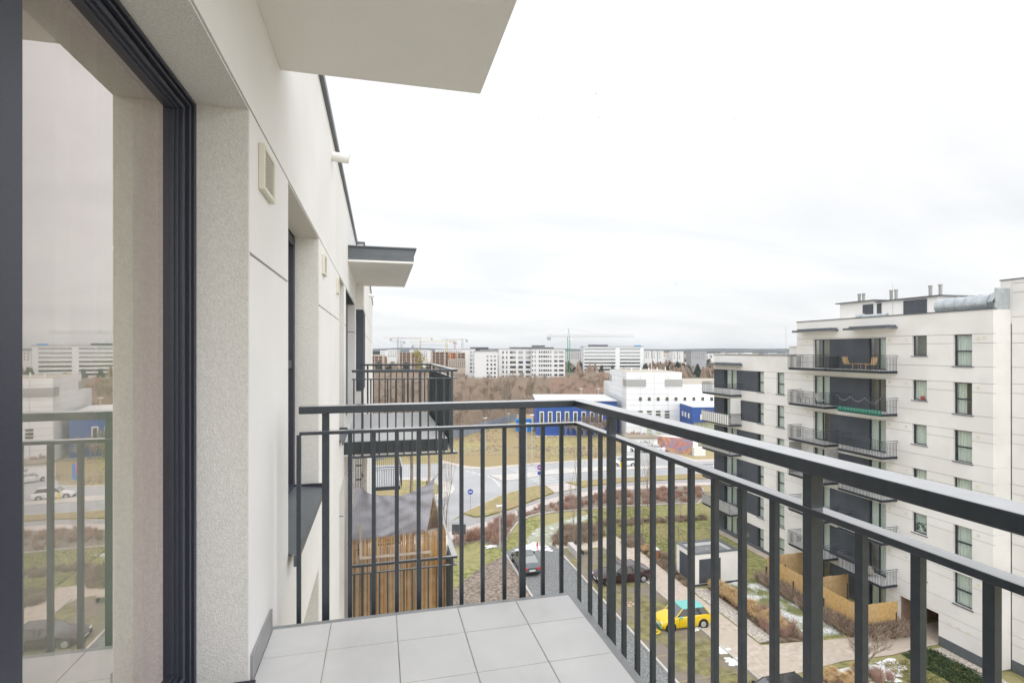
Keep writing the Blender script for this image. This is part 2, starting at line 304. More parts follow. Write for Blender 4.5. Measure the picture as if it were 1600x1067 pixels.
# ---------------------------------------------------------------- facade helper (wall plane x=const)
JOINT=mat('joint_grey',(.50,.495,.49),None,rough=.9)
def rects(y0,y1,z0,z1,holes,zl):
    zs=sorted(set([z0,z1]+[q for q in zl if z0<q<z1]+[h for H in holes for h in H[2:4] if z0<h<z1]))
    res=[]
    for a,b in zip(zs,zs[1:]):
        m=(a+b)/2; cuts=sorted([(max(H[0],y0),min(H[1],y1)) for H in holes if H[2]<m<H[3] and H[1]>y0 and H[0]<y1])
        p=y0
        for c,d in cuts:
            if c>p+1e-4: res.append((p,c,a,b))
            p=max(p,d)
        if y1>p+1e-4: res.append((p,y1,a,b))
    return res
def facade(parent,xf,sgn,y0,y1,z0,z1,holes,grooves,m,gw=.02,th=.2,gd=.03,back=None):
    """sgn: direction into the building"""
    for (a,b,c,d) in rects(y0,y1,z0,z1,holes,grooves):
        c2=c+gw/2 if any(abs(c-g)<1e-4 for g in grooves) else c; d2=d-gw/2 if any(abs(d-g)<1e-4 for g in grooves) else d
        MB().box(xf,xf+sgn*th,a,b,c2,d2).build('wall_panel',m,parent)
    bk=MB(); n=0
    for g in grooves:
        if not z0<g<z1: continue
        p=y0
        hs=sorted([(H[0],H[1]) for H in holes if H[2]<g-1e-3 and H[3]>g+1e-3])
        for c,d in hs+[(y1,y1)]:
            if c>p: bk.box(xf+sgn*gd,xf+sgn*th,p,c,g-gw/2,g+gw/2); n+=1
            p=d
    if n: bk.build('joint_backing',back or m,parent)
def curtain_mesh(y0,y1,z0,z1,x,amp=.03,seed=0,per=.16):
    rr=random.Random(seed); b=MB(); n=max(6,int((y1-y0)/.035)); ph=rr.random()*6
    pr=None
    for i in range(n+1):
        y=y0+(y1-y0)*i/n; xx=x+amp*math.sin(y/per*2*math.pi+ph)+amp*.5*math.sin(y/per*3.7+ph*2)
        cu=[(xx,y,z0),(xx,y,z1)]
        if pr: b.poly([pr[0],cu[0],cu[1],pr[1]])
        pr=cu
    return b
WSEED=[0]
def window(parent,xf,sgn,y0,y1,z0,z1,transom=None,mull=[],curt='full',rec=.16,sill=True,fw=.06,door=False,label=None):
    WSEED[0]+=1; sd_=WSEED[0]; rr=random.Random(sd_)
    x=xf+sgn*rec; b=MB(); x2=x+sgn*.07
    b.box(x,x2,y0,y0+fw,z0,z1); b.box(x,x2,y1-fw,y1,z0,z1); b.box(x,x2,y0+fw,y1-fw,z1-fw,z1); b.box(x,x2,y0+fw,y1-fw,z0,z0+fw)
    if transom: b.box(x,x2,y0+fw,y1-fw,transom-.045,transom+.045)
    for q in mull: b.box(x,x2,q-.05,q+.05,z0+fw,z1-fw)
    w_=b.build('window_frame' if not door else 'balcony_door',ALU,parent)
    if label: w_['label']=label
    MB().poly([(x+sgn*.03,y0+fw,z0+fw),(x+sgn*.03,y1-fw,z0+fw),(x+sgn*.03,y1-fw,z1-fw),(x+sgn*.03,y0+fw,z1-fw)]).build('pane',GLASSF,w_)
    if sill: MB().box(xf-sgn*.06,x,y0-.08,y1+.05,z0-.05,z0-.005).build('window_sill',FLASH,w_)
    if curt!='none':
        a,b2=y0,y1
        if curt=='half':
            if rr.random()<.5: b2=y0+(y1-y0)*.55
            else: a=y1-(y1-y0)*.5
        curtain_mesh(a,b2,z0,z1,x+sgn*.2,.025,sd_).build('curtain',CURT,w_,smooth=True)
    MB().box(x+sgn*.5,x+sgn*.52,y0-.1,y1+.1,z0-.1,z1+.1).build('room_back',INT if curt!='full' else CURT,w_)
    return w_
def railing_far(parent,xo,xw,y0,y1,zf,sp=.12,name='railing',m=METAL):
    b=MB(); s=1 if xw>xo else -1
    for zz,h in ((zf+1.08,.04),(zf+.95,.02)):
        b.box(xo,xo+s*.05,y0,y1,zz-h,zz); b.box(xo+s*.05,xw,y0,y0+.05,zz-h,zz); b.box(xo+s*.05,xw,y1-.05,y1,zz-h,zz)
    n=int((y1-y0)/sp)
    for i in range(n+1):
        y=y0+.012+(y1-y0-.045)*i/n; k=.02 if i%9 else .035
        b.box(xo+s*.012,xo+s*.032,y,y+k,zf-.16,zf+(1.04 if i%9==0 else .93))
    n=int(abs(xw-xo)/sp)
    for i in range(1,n):
        x=xo+(xw-xo)*i/n
        for yy in (y0+.015,y1-.035): b.box(x,x+.02,yy,yy+.02,zf-.16,zf+.93)
    return b.build(name,m,parent)
def balcony_far(parent,xo,xw,y0,y1,zf,name='balcony'):
    s=1 if xw>xo else -1
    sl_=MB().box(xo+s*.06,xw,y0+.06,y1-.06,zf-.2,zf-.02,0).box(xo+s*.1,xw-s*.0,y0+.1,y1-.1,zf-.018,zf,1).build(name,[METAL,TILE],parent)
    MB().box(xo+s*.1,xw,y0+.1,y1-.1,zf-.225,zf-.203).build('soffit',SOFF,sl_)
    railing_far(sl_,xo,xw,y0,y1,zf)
    return sl_
def ribbed(parent,axis,a0,a1,fix,z0,z1,m,pitch=.15,name='screen_panel',th=.03):
    n=max(1,int((a1-a0)/pitch)); b=MB()
    for i in range(n):
        p=a0+(a1-a0)*i/n; q=a0+(a1-a0)*(i+1)/n-.012; dd=0 if i%2 else .012
        if axis=='y': b.box(fix-dd,fix+th,p,q,z0,z1)
        else: b.box(p,q,fix-dd,fix+th,z0,z1)
    return b.build(name,m,parent)
# ---------------------------------------------------------------- own building
XW=-.53
own=thing('apartment_building',(-.6,10,GZ),'white rendered apartment building at the left whose wall runs beside the tiled balcony','building')
RD0,RD1=.2,2.32     # big glazed door opening in Y
holes=[(-1.2,2.43,.0,2.41),(3.40,5.08,.16,2.41),(7.55,8.62,.16,2.41),(9.0,12.2,.02,2.41)]
for k in (1,2,3):
    holes+=[(3.4,5.08,.16-SH*k,2.41-SH*k),(7.55,8.62,.16-SH*k,2.41-SH*k)]
gr=[1.80,2.41]+[q-SH*k for k in (1,2,3) for q in (1.80,2.41)]
facade(own,XW,-1,-4,12.85,-12,3.86,holes,gr,WALL,gw=.013,th=.22,gd=.02,back=GREYW)
# reveals of rough render
def reveals(y0,y1,z0,z1,rec=.2,floor=False):
    MB().box(XW-rec,XW-.004,y1-.03,y1-.001,z0,z1-.001).build('window_reveal',REVEAL,own)
    MB().box(XW-rec,XW-.004,y0+.001,y1-.031,z1-.009,z1-.001).build('window_lintel',REVEAL,own)
    MB().box(XW-rec,XW-.004,y0+.001,y0+.03,z0,z1-.031).build('window_reveal',REVEAL,own)
reveals(-1.2,2.458,.013,2.41)
for a in ((3.40,5.08,.16,2.41),(7.55,8.62,.16,2.41),(3.4,5.08,.16-SH,2.41-SH)): reveals(*a)
MB().box(-.80,XW-.22,-4,12.85,2.405,3.8).box(-.80,XW-.22,2.47,3.4,-12,2.4).box(-.80,XW-.22,5.08,7.55,-12,2.4).box(-.8,XW-.22,8.62,9,-12,2.4).box(-.8,XW-.22,12.2,12.85,-12,2.4).build('inner_wall',WALL,own)
MB().box(-.86,XW+.04,-4,12.85,3.86,3.93).build('parapet_cap',FLASH,own)
# stepped out far part of the building
facade(own,-.37,-1,12.86,30,-14,3.86,[(12.86,14.4,.45,2.35)],[1.8,2.41,-1.17,-.56],WALLFAR,gw=.02,th=.3)
MB().box(-.67,-.365,12.88,14.39,.46,2.34).build('grey_wall_panel',GREYW,own)
MB().box(-.9,-.33,12.86,30,3.86,3.93).build('parapet_cap',FLASH,own)
MB().box(-12,-1.9,-4,30,-17.6,3.8).build('building_core',WALLFAR,own)
MB().box(-1.9,-.81,12.6,30,-17.6,3.8).build('building_core',WALLFAR,own)
# canopy slabs
def canopy(y0,y1,parent,cap=True):
    c=MB().box(XW+.001,.59,y0,y1,2.94,3.05).build('canopy_soffit',SOFF,parent)
    MB().box(XW+.001,.595,y0-.006,y1+.006,3.05,3.19).box(XW+.001,.64,y0-.04,y1+.04,3.192,3.215).build('canopy_fascia',FLASH,c)
    MB().box(XW+.001,.594,y0-.004,y0+.02,2.975,3.049).build('canopy_drip_trim',FLASH,c)
canopy(-1.2,3.16,own); canopy(9.62,13.2,own)
# door window system
wf=MB()
fx=-.73
sash=thing('glazed_balcony_door',(-.78,1,0),'large anthracite framed glass balcony door at the left edge reflecting the street','door')
def bar(b,x0,x1,y0,y1,z0,z1): b.box(x0,x1,y0,y1,z0,z1)
b=MB()   # outer frame in steps
ZT=2.400; ZB=.012
YF=2.427
for (xa,xb,w0,w1) in ((-.80,-.728,.0,.026),(-.80,-.742,.026,.043),(-.80,-.734,.043,.060)):
    b.box(xa,xb,YF-w1,YF-w0,ZB,ZT-w1*.6); b.box(xa,xb,-1.16,YF-w0,ZT-w1*.6,ZT-w0*.6)
b.build('outer_frame',ALU,sash,bevel=.002)
b=MB()
for (xa,xb,w0,w1) in ((-.82,-.752,.066,.080),(-.82,-.744,.080,.106),(-.82,-.757,.106,.122),(-.82,-.768,.122,.134)):
    b.box(xa,xb,YF-w1,YF-w0,ZB+w1,ZT-w1*.6); b.box(xa,xb,1.36,YF-w0,ZT-w1*.6,ZT-w0*.6); b.box(xa,xb,1.36,YF-w0,ZB+w0,ZB+w1)
b.build('sash_frame',ALU,sash,bevel=.0015)
MB().box(-.82,-.742,1.23,1.36,ZB,ZT-.063).box(-.82,-.725,1.10,1.229,ZB,ZT-.063).box(-.82,-.728,-1.16,-1.05,ZB,ZT-.063).build('meeting_stile',ALU,sash,bevel=.003)
MB().poly([(-.779,1.365,ZB+.13),(-.779,2.296,ZB+.13),(-.779,2.296,ZT-.078),(-.779,1.365,ZT-.078)]).build('glass_pane',GLASS,sash)
MB().poly([(-.775,-1.05,ZB),(-.775,1.10,ZB),(-.775,1.10,ZT-.063),(-.775,-1.05,ZT-.063)]).build('glass_pane',GLASS,sash)
MB().box(-.84,-.505,-1.16,2.427,-.05,.010).build('door_threshold',ALU,sash)
# room behind
room=MB()
room.box(-4.6,-4.5,-2.5,5,0,2.6).box(-4.5,-1.9,4.9,5,0,2.6)
room.build('room_wall',INT,own)
MB().box(-4.5,-.845,-2.5,2.44,-.02,.02).build('room_floor',mat('oak_floor',(.30,.20,.12),(.38,.26,.17),3,.5),own)
MB().box(-4.5,-.83,-2.5,2.44,2.45,2.5).build('room_ceiling',WALL,own)
MB().box(-1.9,-.83,2.45,2.51,0,2.45).build('room_side_wall',INT,own)
cu=curtain_mesh(-1.0,2.05,.06,2.44,-.94,.034,5,.13).build('sheer_curtain',mat('rosy_sheer',(.62,.55,.52),(.72,.65,.62),6,.9),None,smooth=True)
tag(cu,'white sheer curtain hanging behind the balcony door glass at left','curtain')
cb=curtain_mesh(2.05,2.42,.06,2.44,-.93,.022,9,.07).build('side_curtain',CURTB,None,smooth=True)
tag(cb,'folded sage green beige curtain gathered beside the dark door frame','curtain')
# small windows of own wall
def own_window(y0,y1,z0,z1,tr):
    x=XW-.2; b=MB()
    b.box(x-.08,x,y0,y0+.06,z0,z1); b.box(x-.08,x,y1-.07,y1,z0,z1); b.box(x-.08,x,y0+.06,y1-.07,z1-.07,z1); b.box(x-.08,x,y0+.06,y1-.07,z0,z0+.07)
    b.box(x-.07,x-.01,y0+.06,y1-.07,tr-.03,tr+.04)
    f=b.build('window_frame',ALU,own,bevel=.004)
    MB().poly([(x-.04,y0+.06,z0+.07),(x-.04,y1-.07,z0+.07),(x-.04,y1-.07,z1-.07),(x-.04,y0+.06,z1-.07)]).build('pane',GLASS,f)
    curtain_mesh(y0,y1,z0,z1,x-.3,.02,int(y0*7)).build('curtain',CURT,f)
    s=MB(); s.poly([(XW-.2,y0+.002,z0+.035),(XW+.05,y0+.002,z0+.012),(XW+.05,y1-.002,z0+.012),(XW-.2,y1-.002,z0+.035)]).box(XW+.035,XW+.052,y0-.03,y1+.02,z0-.05,z0+.013)
    s.build('window_sill',FLASH,f)
    MB().box(XW-.2,XW+.054,y1-.036,y1-.031,z0+.01,z0+.05).build('sill_end_cap',ALU,f)
own_window(3.40,5.05,.16,2.38,1.27); own_window(7.55,8.59,.16,2.38,1.27); own_window(3.4,5.05,.16-SH,2.38-SH,1.27-SH)
MB().box(-.78,-.68,9.02,12.18,.03,2.39).build('patio_door',ALU,own)
# vents, pipe
def vent(y0,y1,z0,z1,label):
    v=thing('wall_vent',(XW,(y0+y1)/2,z0),label,'vent','cream ventilation grilles on the white wall')
    b=MB(); t=.022; x0,x1=XW+.001,XW+.026
    b.box(x0,x1,y0,y0+t,z0,z1); b.box(x0,x1,y1-t,y1,z0,z1); b.box(x0,x1,y0+t,y1-t,z0,z0+t); b.box(x0,x1,y0+t,y1-t,z1-t,z1)
    b.build('frame',CREAM,v,bevel=.003)
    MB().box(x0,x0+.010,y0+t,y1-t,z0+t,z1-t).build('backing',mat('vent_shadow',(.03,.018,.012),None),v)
    n=12
    for i in range(n):
        zz=z0+t+(z1-z0-2*t)*(i+.2)/n
        MB().box(x1-.010,x1-.006,y0+t,y1-t,zz,zz+.0055).build('slat',CREAM,v)
vent(2.60,2.86,2.12,2.33,'cream louvred wall vent nearest the balcony, just under the facade joint')
vent(5.33,5.56,2.12,2.31,'small cream wall vent just past the recessed window')
vent(7.05,7.28,2.12,2.31,'farthest cream wall vent beside the narrow window opening')
pp=MB(); pp.tube((XW,6.36,3.60),(XW+.19,6.36,3.585),.054,n=20,caps=False).tube((XW,6.36,3.60),(XW+.185,6.36,3.585),.046,n=20)
tag(pp.build('overflow_pipe',PVC),'white plastic overflow pipe sticking out of the wall below the roof edge','pipe')
pp=MB(); pp.tube((-.37,19,3.3),(-.18,19,3.29),.06,n=12)
tag(pp.build('overflow_pipe',PVC),'far small roof overflow pipe visible beneath the neighbouring canopy','pipe')
# ---------------------------------------------------------------- own balcony floor
fl=MB().box(XW,1.045,-1.2,2.865,-.23,-.004).build('balcony_floor',GROUT); tag(fl,kind='structure'); OFF[fl.name]=(0,0,0)
MB().box(1.046,1.085,-1.2,2.905,-.25,-.006).box(XW,1.045,2.866,2.905,-.25,-.006).build('edge_profile',EDGE,fl)
xs=[XW+.012,-.24,.085,.41,.735,1.044]; ys=[2.864,2.605,2.268,1.93,1.592,1.254,.916,.578,.24,-.1]
j=.0025
for i in range(len(xs)-1):
    for k in range(len(ys)-1):
        dz=random.uniform(-.0006,.0006)
        MB().box(xs[i]+j,xs[i+1]-j,ys[k+1]+j,ys[k]-j,-.012,dz).build('tile',TILE,fl,bevel=.0012)
MB().box(XW+.001,XW+.012,2.44,2.86,.002,.105).build('skirting_tile',SKIRT,fl)
# ---------------------------------------------------------------- railings (near)
def railing(name,label,y0,y1,zf,fbars=None,rbars=None,near=False,wallx=-.41):
    r=thing(name,(1.15,y1,zf),label,'railing')
    XI,XO=1.115,1.205; YI,YO=y1,y1+.085
    H=zf+1.098; b=MB()
    b.prism([(XI,y0),(XO,y0),(XO,YO),(wallx,YO),(wallx,YI),(XI,YI)],H-.04,H)
    if near: b.prism([(wallx,y0-.045),(XO,y0-.045),(XO,y0-.001),(wallx,y0-.001)],H-.04,H)
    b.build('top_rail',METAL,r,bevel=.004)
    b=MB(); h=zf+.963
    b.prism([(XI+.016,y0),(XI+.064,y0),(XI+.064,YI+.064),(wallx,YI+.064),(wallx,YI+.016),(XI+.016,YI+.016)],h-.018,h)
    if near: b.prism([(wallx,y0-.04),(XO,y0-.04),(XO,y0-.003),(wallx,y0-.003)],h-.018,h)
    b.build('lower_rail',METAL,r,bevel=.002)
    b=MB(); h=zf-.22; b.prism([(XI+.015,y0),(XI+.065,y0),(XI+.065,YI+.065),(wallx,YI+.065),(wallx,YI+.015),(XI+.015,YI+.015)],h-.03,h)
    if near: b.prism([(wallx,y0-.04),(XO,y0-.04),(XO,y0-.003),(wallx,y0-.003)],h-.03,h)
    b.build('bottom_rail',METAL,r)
    def vb(x,y,post,alongx):
        wx_,wy_=(.04,.03) if post else (.02,.022)
        if alongx: wx_,wy_=(.036,.03) if post else (.022,.022)
        top=zf+(1.058 if post else .945)
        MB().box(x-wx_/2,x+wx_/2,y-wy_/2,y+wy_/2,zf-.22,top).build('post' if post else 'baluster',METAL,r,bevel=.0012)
    for x,p in fbars: vb(x,YI+.04,p,True)
    for y,p in rbars: vb(XI+.04,y,p,False)
    if near:
        for x,p in fbars: vb(x,y0-.022,p,True)
    return r
def wxY(px,X): u=(px-800)/830; return X*(-u*S_+C_)/(u*C_+S_)
def wyX(px,Y): u=(px-800)/830; return Y*(u*C_+S_)/(-u*S_+C_)
fb=[(wyX(p,3.0),p in(509,816)) for p in (467,509,547,584,620,654,688,721,754,788,816,848,877)]
rb=[(wxY(p,1.155),p in(955,1270)) for p in (905,922,938,955,975,996,1020,1049,1080,1117,1160,1210,1270,1346,1435,1550)]
rb+=[(rb[-1][0]-.14*i,i in(4,)) for i in range(1,9)]
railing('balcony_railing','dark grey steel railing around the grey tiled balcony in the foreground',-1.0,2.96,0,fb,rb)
nb_f=[(-.38+.125*i,i in(1,8,12)) for i in range(13)]
nb_r=[(8.7+.14*i,i%9==4) for i in range(26)]
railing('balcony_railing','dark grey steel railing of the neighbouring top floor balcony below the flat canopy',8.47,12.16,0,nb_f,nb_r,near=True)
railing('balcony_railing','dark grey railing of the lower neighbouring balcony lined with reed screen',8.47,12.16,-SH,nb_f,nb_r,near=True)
for k in (0,1):
    s=thing('balcony_slab',(.3,10.3,-SH*k-.25),'pale floor slab of the top neighbouring balcony with dark edge' if k==0 else 'floor slab of the lower neighbouring balcony under reed screen','balcony')
    zf=-SH*k
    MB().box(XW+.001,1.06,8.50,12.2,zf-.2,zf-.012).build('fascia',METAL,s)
    MB().box(XW+.001,1.05,8.51,12.19,zf-.011,zf).build('floor_surface',mat('pale_balcony_floor',(.60,.60,.61),(.66,.66,.67),2,.5),s)
    MB().box(XW+.001,1.05,8.51,12.19,zf-.225,zf-.203).build('soffit',SOFF,s)
ps=thing('privacy_panel',(1.1,10.3,0),'dark grey ribbed metal panels filling the outer side of the neighbouring balcony railing','screen')
for i in range(7):
    a=8.56+.51*i; ribbed(ps,'y',a,a+.5,1.10,-.1,.94,mat('matt_grey_panel',(.07,.08,.088),(.085,.097,.105),2,.7),.10,'panel',.01)
# lower balcony: reed screen, cloth, poles
rs=thing('reed_screen',(.3,8.6,-SH),'golden brown reed screen lashed inside the lower neighbouring railing','screen')
b=MB(); rr=random.Random(3); x=-.45
while x<1.02:
    wd=rr.uniform(.007,.016); b.tube((x,8.56+rr.uniform(-.006,.006),-SH+.02),(x+rr.uniform(-.006,.006),8.56,-SH+1.42+.06*(x+.4)+rr.uniform(-.03,.02)),wd/2,wd/2*.9,5,rr.randrange(3)); x+=wd
m1=mat('cane_gold',(.46,.26,.10),(.58,.36,.15),8,.7); m2=mat('cane_brown',(.26,.13,.05),(.42,.24,.10),8,.7); m3=mat('cane_pale',(.52,.35,.18),(.62,.45,.25),8,.7)
tag(b.build('canes',[m1,m2,m3],rs),kind='stuff')
b=MB(); y=8.6
while y<12.1:
    wd=.03; b.tube((1.03,y,-SH+.02),(1.03,y,-SH+1.45),wd/2,wd/2,4,rr.randrange(3)); y+=wd
tag(b.build('side_canes',[m1,m2,m3],rs),kind='stuff')
b=MB()
for zz in (-2.75,-2.3,-1.95,-1.62): b.tube((-.45,8.545,zz),(1.02,8.545,zz+.02),.004,n=4)
b.build('binding_wire',WOODP,rs)
MB().box(-.30,-.265,8.50,8.53,-1.82,-1.30).box(-.265,.78,8.50,8.53,-1.82,-1.785).build('wooden_batten',WOODP,rs)
cl=MB(); nx,nz_=44,26
import math as _m
def cp(i,k):
    s=i/nx; t=k/nz_; xl=-.36+(-.13)*t; xr=.86-.14*t**1.5
    x=xl+(xr-xl)*s
    sag=.22*(1-(2*s-1)**2)
    ztop=-.72-sag+.06*s; zbot=-1.62+.10*s-.03*math.sin(s*9)
    z_=ztop+(zbot-ztop)*t
    y_=8.62+.03*math.sin(9*s*(1-.3*t)+5*t+sag*20)+.035*math.sin((s-.02)*34/(1+2.2*t))*(.25+abs(s-.5))+.018*math.sin(t*22+s*s*14)*(1-abs(2*s-1))
    return (x,y_,z_)
for i in range(nx):
    for k in range(nz_): cl.poly([cp(i,k),cp(i,k+1),cp(i+1,k+1),cp(i+1,k)])
o=cl.build('hanging_cloth',CLOTH,smooth=True); bm=bmesh.new(); bm.from_mesh(o.data); bmesh.ops.remove_doubles(bm,verts=bm.verts[:],dist=1e-4); bm.to_mesh(o.data); bm.free()
tag(o,'grey cloth slung between two corners above the reed screen','cloth')
b=MB()
for k in range(36): zz=-.27-.036*k; b.box(-.45,1.08,8.475,8.477,zz,zz+.0013)
for k in range(42): xx=-.45+.037*k; b.box(xx,xx+.0013,8.475,8.477,-1.55,-.25)
tag(b.build('cat_net',mat('net_cord',(.16,.15,.15),None)),'thin square mesh net strung across the opening above the cloth','net','net')
b=MB(); b.tube((-.36,8.6,-.76),(-.50,8.5,-.46),.006,n=5).tube((.84,8.6,-.68),(1.03,8.5,-.42),.006,n=5)
tag(b.build('cloth_ties',WOODP),'twisted ties holding up the corners of the grey cloth','tie')
def pole(x,y,z0,z1,r,m,label,cat='pole'):
    b=MB(); n=10
    for i in range(n): b.tube((x+.008*math.sin(i*1.7),y,z0+(z1-z0)*i/n),(x+.008*math.sin((i+1)*1.7),y,z0+(z1-z0)*(i+1)/n),r,n=7,caps=False)
    return tag(b.build('pole',m),label,cat)
BIRCH=mat('birch_bark',(.68,.65,.60),(.12,.11,.10),7,.8,lo=.58,hi=.66)
pole(-.30,11.2,-SH,-.26,.055,BIRCH,'white birch trunk pole standing on the lower neighbouring balcony')
pole(.55,9.6,-SH,-.26,.028,WOODP,'left of two thin brown poles behind the hanging cloth')
pole(.86,9.6,-SH,-.26,.025,WOODP,'right of two thin brown poles near the corner behind the hanging cloth')
b=MB()
for i in range(9): zz=-SH+.1+.3*i; b.box(-.5,-.28,11.8,11.83,zz,zz+.02)
for i in range(5): xx=-.5+.05*i; b.box(xx,xx+.012,11.8,11.83,-SH,-.3)
tag(b.build('trellis',DARK),'dark trellis leaning at the wall on the lower neighbouring balcony','trellis')
b=MB(); n=20
for i in range(8):
    t0,t1=i/8,(i+1)/8; r0=.16*(1+.25*math.sin(t0*3)); r1=.16*(1+.25*math.sin(t1*3))
    b.tube((.93,9.0,-SH+.9+t0*.42),(.93,9.0,-SH+.9+t1*.42),r0,r1,14,caps=(i in(0,7)))
tag(b.build('white_sack',PVC,smooth=True),'white rounded sack standing in the corner above the reed screen','sack')
b=MB(); rr=random.Random(8)
for i in range(26):
    p=Vector((.95+rr.uniform(-.1,.1),9.25,-SH+1.3)); d=Vector((rr.uniform(-.5,.5),rr.uniform(-.4,.4),1)).normalized()
    q=p+d*rr.uniform(.3,.7); b.tube(p,q,.005,.003,4,0,False); b.tube(q,q+Vector((rr.uniform(-.15,.15),0,rr.uniform(-.05,.15))),.003,.002,3,0,False)
tag(b.build('dry_potted_plant',BTWIG),'dry twiggy plant at the corner beside the white sack','plant')
# farther balconies of own building
for k,l in ((2,'third storey balcony'),(3,'fourth storey balcony')):
    fb_=thing('balcony',(.3,31,-SH*k),'distant %s seen under the neighbouring balcony'%('dark railed balcony' if k==2 else 'balcony screened with brown boards'),'balcony')
    MB().box(-.36,1.1,29.5,33,-SH*k-.2,-SH*k).build('slab',METAL,fb_); railing_far(fb_,1.2,-.36,29.4,33.1,-SH*k)
    if k==3: ribbed(fb_,'x',-.36,1.15,29.36,-SH*k,-SH*k+1.6,BROWNW,.14,'board_screen')
MB().box(-12,-.37,30,34,-17.6,-5.6).build('building_core',WALLFAR,own)
# ---------------------------------------------------------------- opposite building
XB=35.0
opp=thing('apartment_building',(XB,30,GZ),'white apartment block on the right with stacked railed balconies and grey wall panels','building')
def zk(k): return -SH*k
hm=[];
for k in range(0,7):
    f=zk(k)
    if k<6: hm.append((24.6,25.7,f+.42,f+2.4))
    if k<6: hm.append((27.36,28.36,f+1.05,f+2.4))
    hm.append((30.26,36.82,f+.0,f+2.32))
hm.append((26.6,29.3,GZ-.2,-15.55))
grm=[zk(k)+q for k in range(0,7) for q in (.42,1.85,2.4)]
hm2=[h for h in hm if not(abs(h[0]-30.26)<.01 and h[2]<-17.9)]
hm2.append((30.26,36.82,-17.55,-15.5))
facade(opp,XB,1,23.45,38.6,-17.3,3.84,[h for h in hm2],grm,WALLFAR,gw=.034,th=.2,gd=.03,back=JOINT)
MB().box(XB-.05,XB+.25,23.40,38.65,3.84,3.90).build('parapet_cap',FLASH,opp)
MB().box(XB-.012,XB+.25,23.44,26.6,GZ,-16.95).box(XB-.012,XB+.25,29.3,50.4,GZ,-17.25).build('plinth',FLASH,opp)
# side face of the main block (faces -Y) and recessed wing
def face_y(yf,x0,x1,z0,z1,grooves,m,parent):
    zs=[z0]+sorted(set(g for g in grooves if z0<g<z1))+[z1]
    for a,b in zip(zs,zs[1:]): MB().box(x0,x1,yf,yf+.2,a+.012,b-.012).build('wall_panel',m,parent)
    MB().box(x0,x1-.01,yf+.02,yf+.21,z0,z1-.02).build('joint_backing',m,parent)
face_y(23.45,XB+.201,36.39,-17.5,3.84,grm,WALLFAR,opp)
wg=[zk(k)+q for k in range(-1,7) for q in (.42,1.85,2.4)]
facade(opp,36.4,1,-12,23.4,-17.4,5.6,[(y,y+1.1,zk(k)+.42,zk(k)+2.4) for k in range(0,6) for y in (14,8,1)],wg,WALLFAR,gw=.034,th=.2,gd=.03,back=JOINT)
MB().box(36.4,36.6,23.41,24.0,3.0,5.6).build('wall_panel',WALLFAR,opp)
MB().box(36.39,36.55,-12,23.4,GZ,-16.9).build('plinth',FLASH,opp)
MB().box(36.35,36.65,-12,24.03,5.6,5.66).build('parapet_cap',FLASH,opp)
for y in (14,8,1):
    for k in range(0,6): window(opp,36.4,1,y,y+1.1,zk(k)+.42,zk(k)+2.4,zk(k)+1.35)
# cores
MB().box(36.0,47,30.0,38.5,-17.6,3.4).box(36,47,23.66,26.55,-17.6,3.4).box(36,47,26.55,30.0,-15.5,3.4).box(37.3,47,-12,23.4,-17.6,5.4).box(36.7,47,23.41,24.0,3.4,5.4).build('building_core',WALLFAR,opp)
# passage
pg=MB().box(XB+.2,40,29.301,29.6,GZ,-15.5).box(40,40.2,26.55,29.6,GZ,-15.5).box(XB+.2,40,26.3,26.59,GZ,-15.5).build('passage_wall',BROWNW,opp)
MB().box(39.9,39.99,26.9,28.9,GZ,-15.6).build('passage_door',ALU,opp)
# floors k=0..6
cur={}
for k in range(0,7):
    f=zk(k)
    if k<6:
        window(opp,XB,1,24.6,25.7,f+.42,f+2.4,f+1.36,curt='full' if k!=1 else 'half',label='window with cream curtains' if k else None)
        window(opp,XB,1,27.36,28.36,f+1.05,f+2.4,None,curt={0:'none'}.get(k,'full'))
        # grey wall between doors, slightly set back
    zlo=f+.0 if k<6 else -17.55; zhi=f+2.32 if k<6 else -15.5
    MB().box(XB+.06,XB+.3,31.72,35.2,zlo,zhi).build('grey_wall_panel',GREYW,opp)
    if k<6 or True:
        window(opp,XB,1,30.26,31.72,zlo+.02,zhi,None,[30.95],curt=['half','none','full','full','full','half','full'][k],rec=.2,sill=False,door=True)
        window(opp,XB,1,35.2,36.82,zlo+.02,zhi,None,[36.0],curt=['none','full','half','half','full','full','none'][k],rec=.2,sill=False,door=True)
for k in range(0,6):
    f=zk(k)
    o1=balcony_far(opp,33.6,35.0,34.25,38.1,f); o2=balcony_far(opp,33.6,35.0,29.35,33.1 if k else 34.2,f)
    if k==1:
        o2['label']='balcony wrapped in green mesh with string lights'
        gm_=MB()
        for i in range(46): gm_.box(33.57,33.585,29.4+.08*i,29.4+.08*i+.045,f-.12,f+.22)
        tag(gm_.build('green_mesh',GRND,o2),kind='stuff')
        bb=MB(); 
        for i in range(30):
            t=i/29; y=29.45+3.6*t; zz=f+1.0-.32*abs(math.sin(t*math.pi*3))
            bb.box(33.56,33.58,y,y+.03,zz,zz+.03)
        tag(bb.build('string_lights',WHITE,o2),kind='stuff')
    if k==3:
        o1['label']='balcony with full height grey ribbed screens'
        ribbed(o1,'x',33.7,34.98,38.02,f,f+2.6,LOUV,.1); ribbed(o1,'x',33.7,34.98,34.3,f,f+2.6,LOUV,.1)
for yy,a in ((34.3,38.0),(29.4,32.9)):
    c_=MB().box(33.95,34.999,yy,a,2.93,3.08).build('canopy',FLASH,opp); MB().box(34.4,34.999,yy+.1,a-.1,3.082,3.2).build('canopy_cap',FLASH,c_); MB().box(33.97,34.999,yy+.02,a-.02,2.915,2.928).build('canopy_soffit',SOFF,c_)
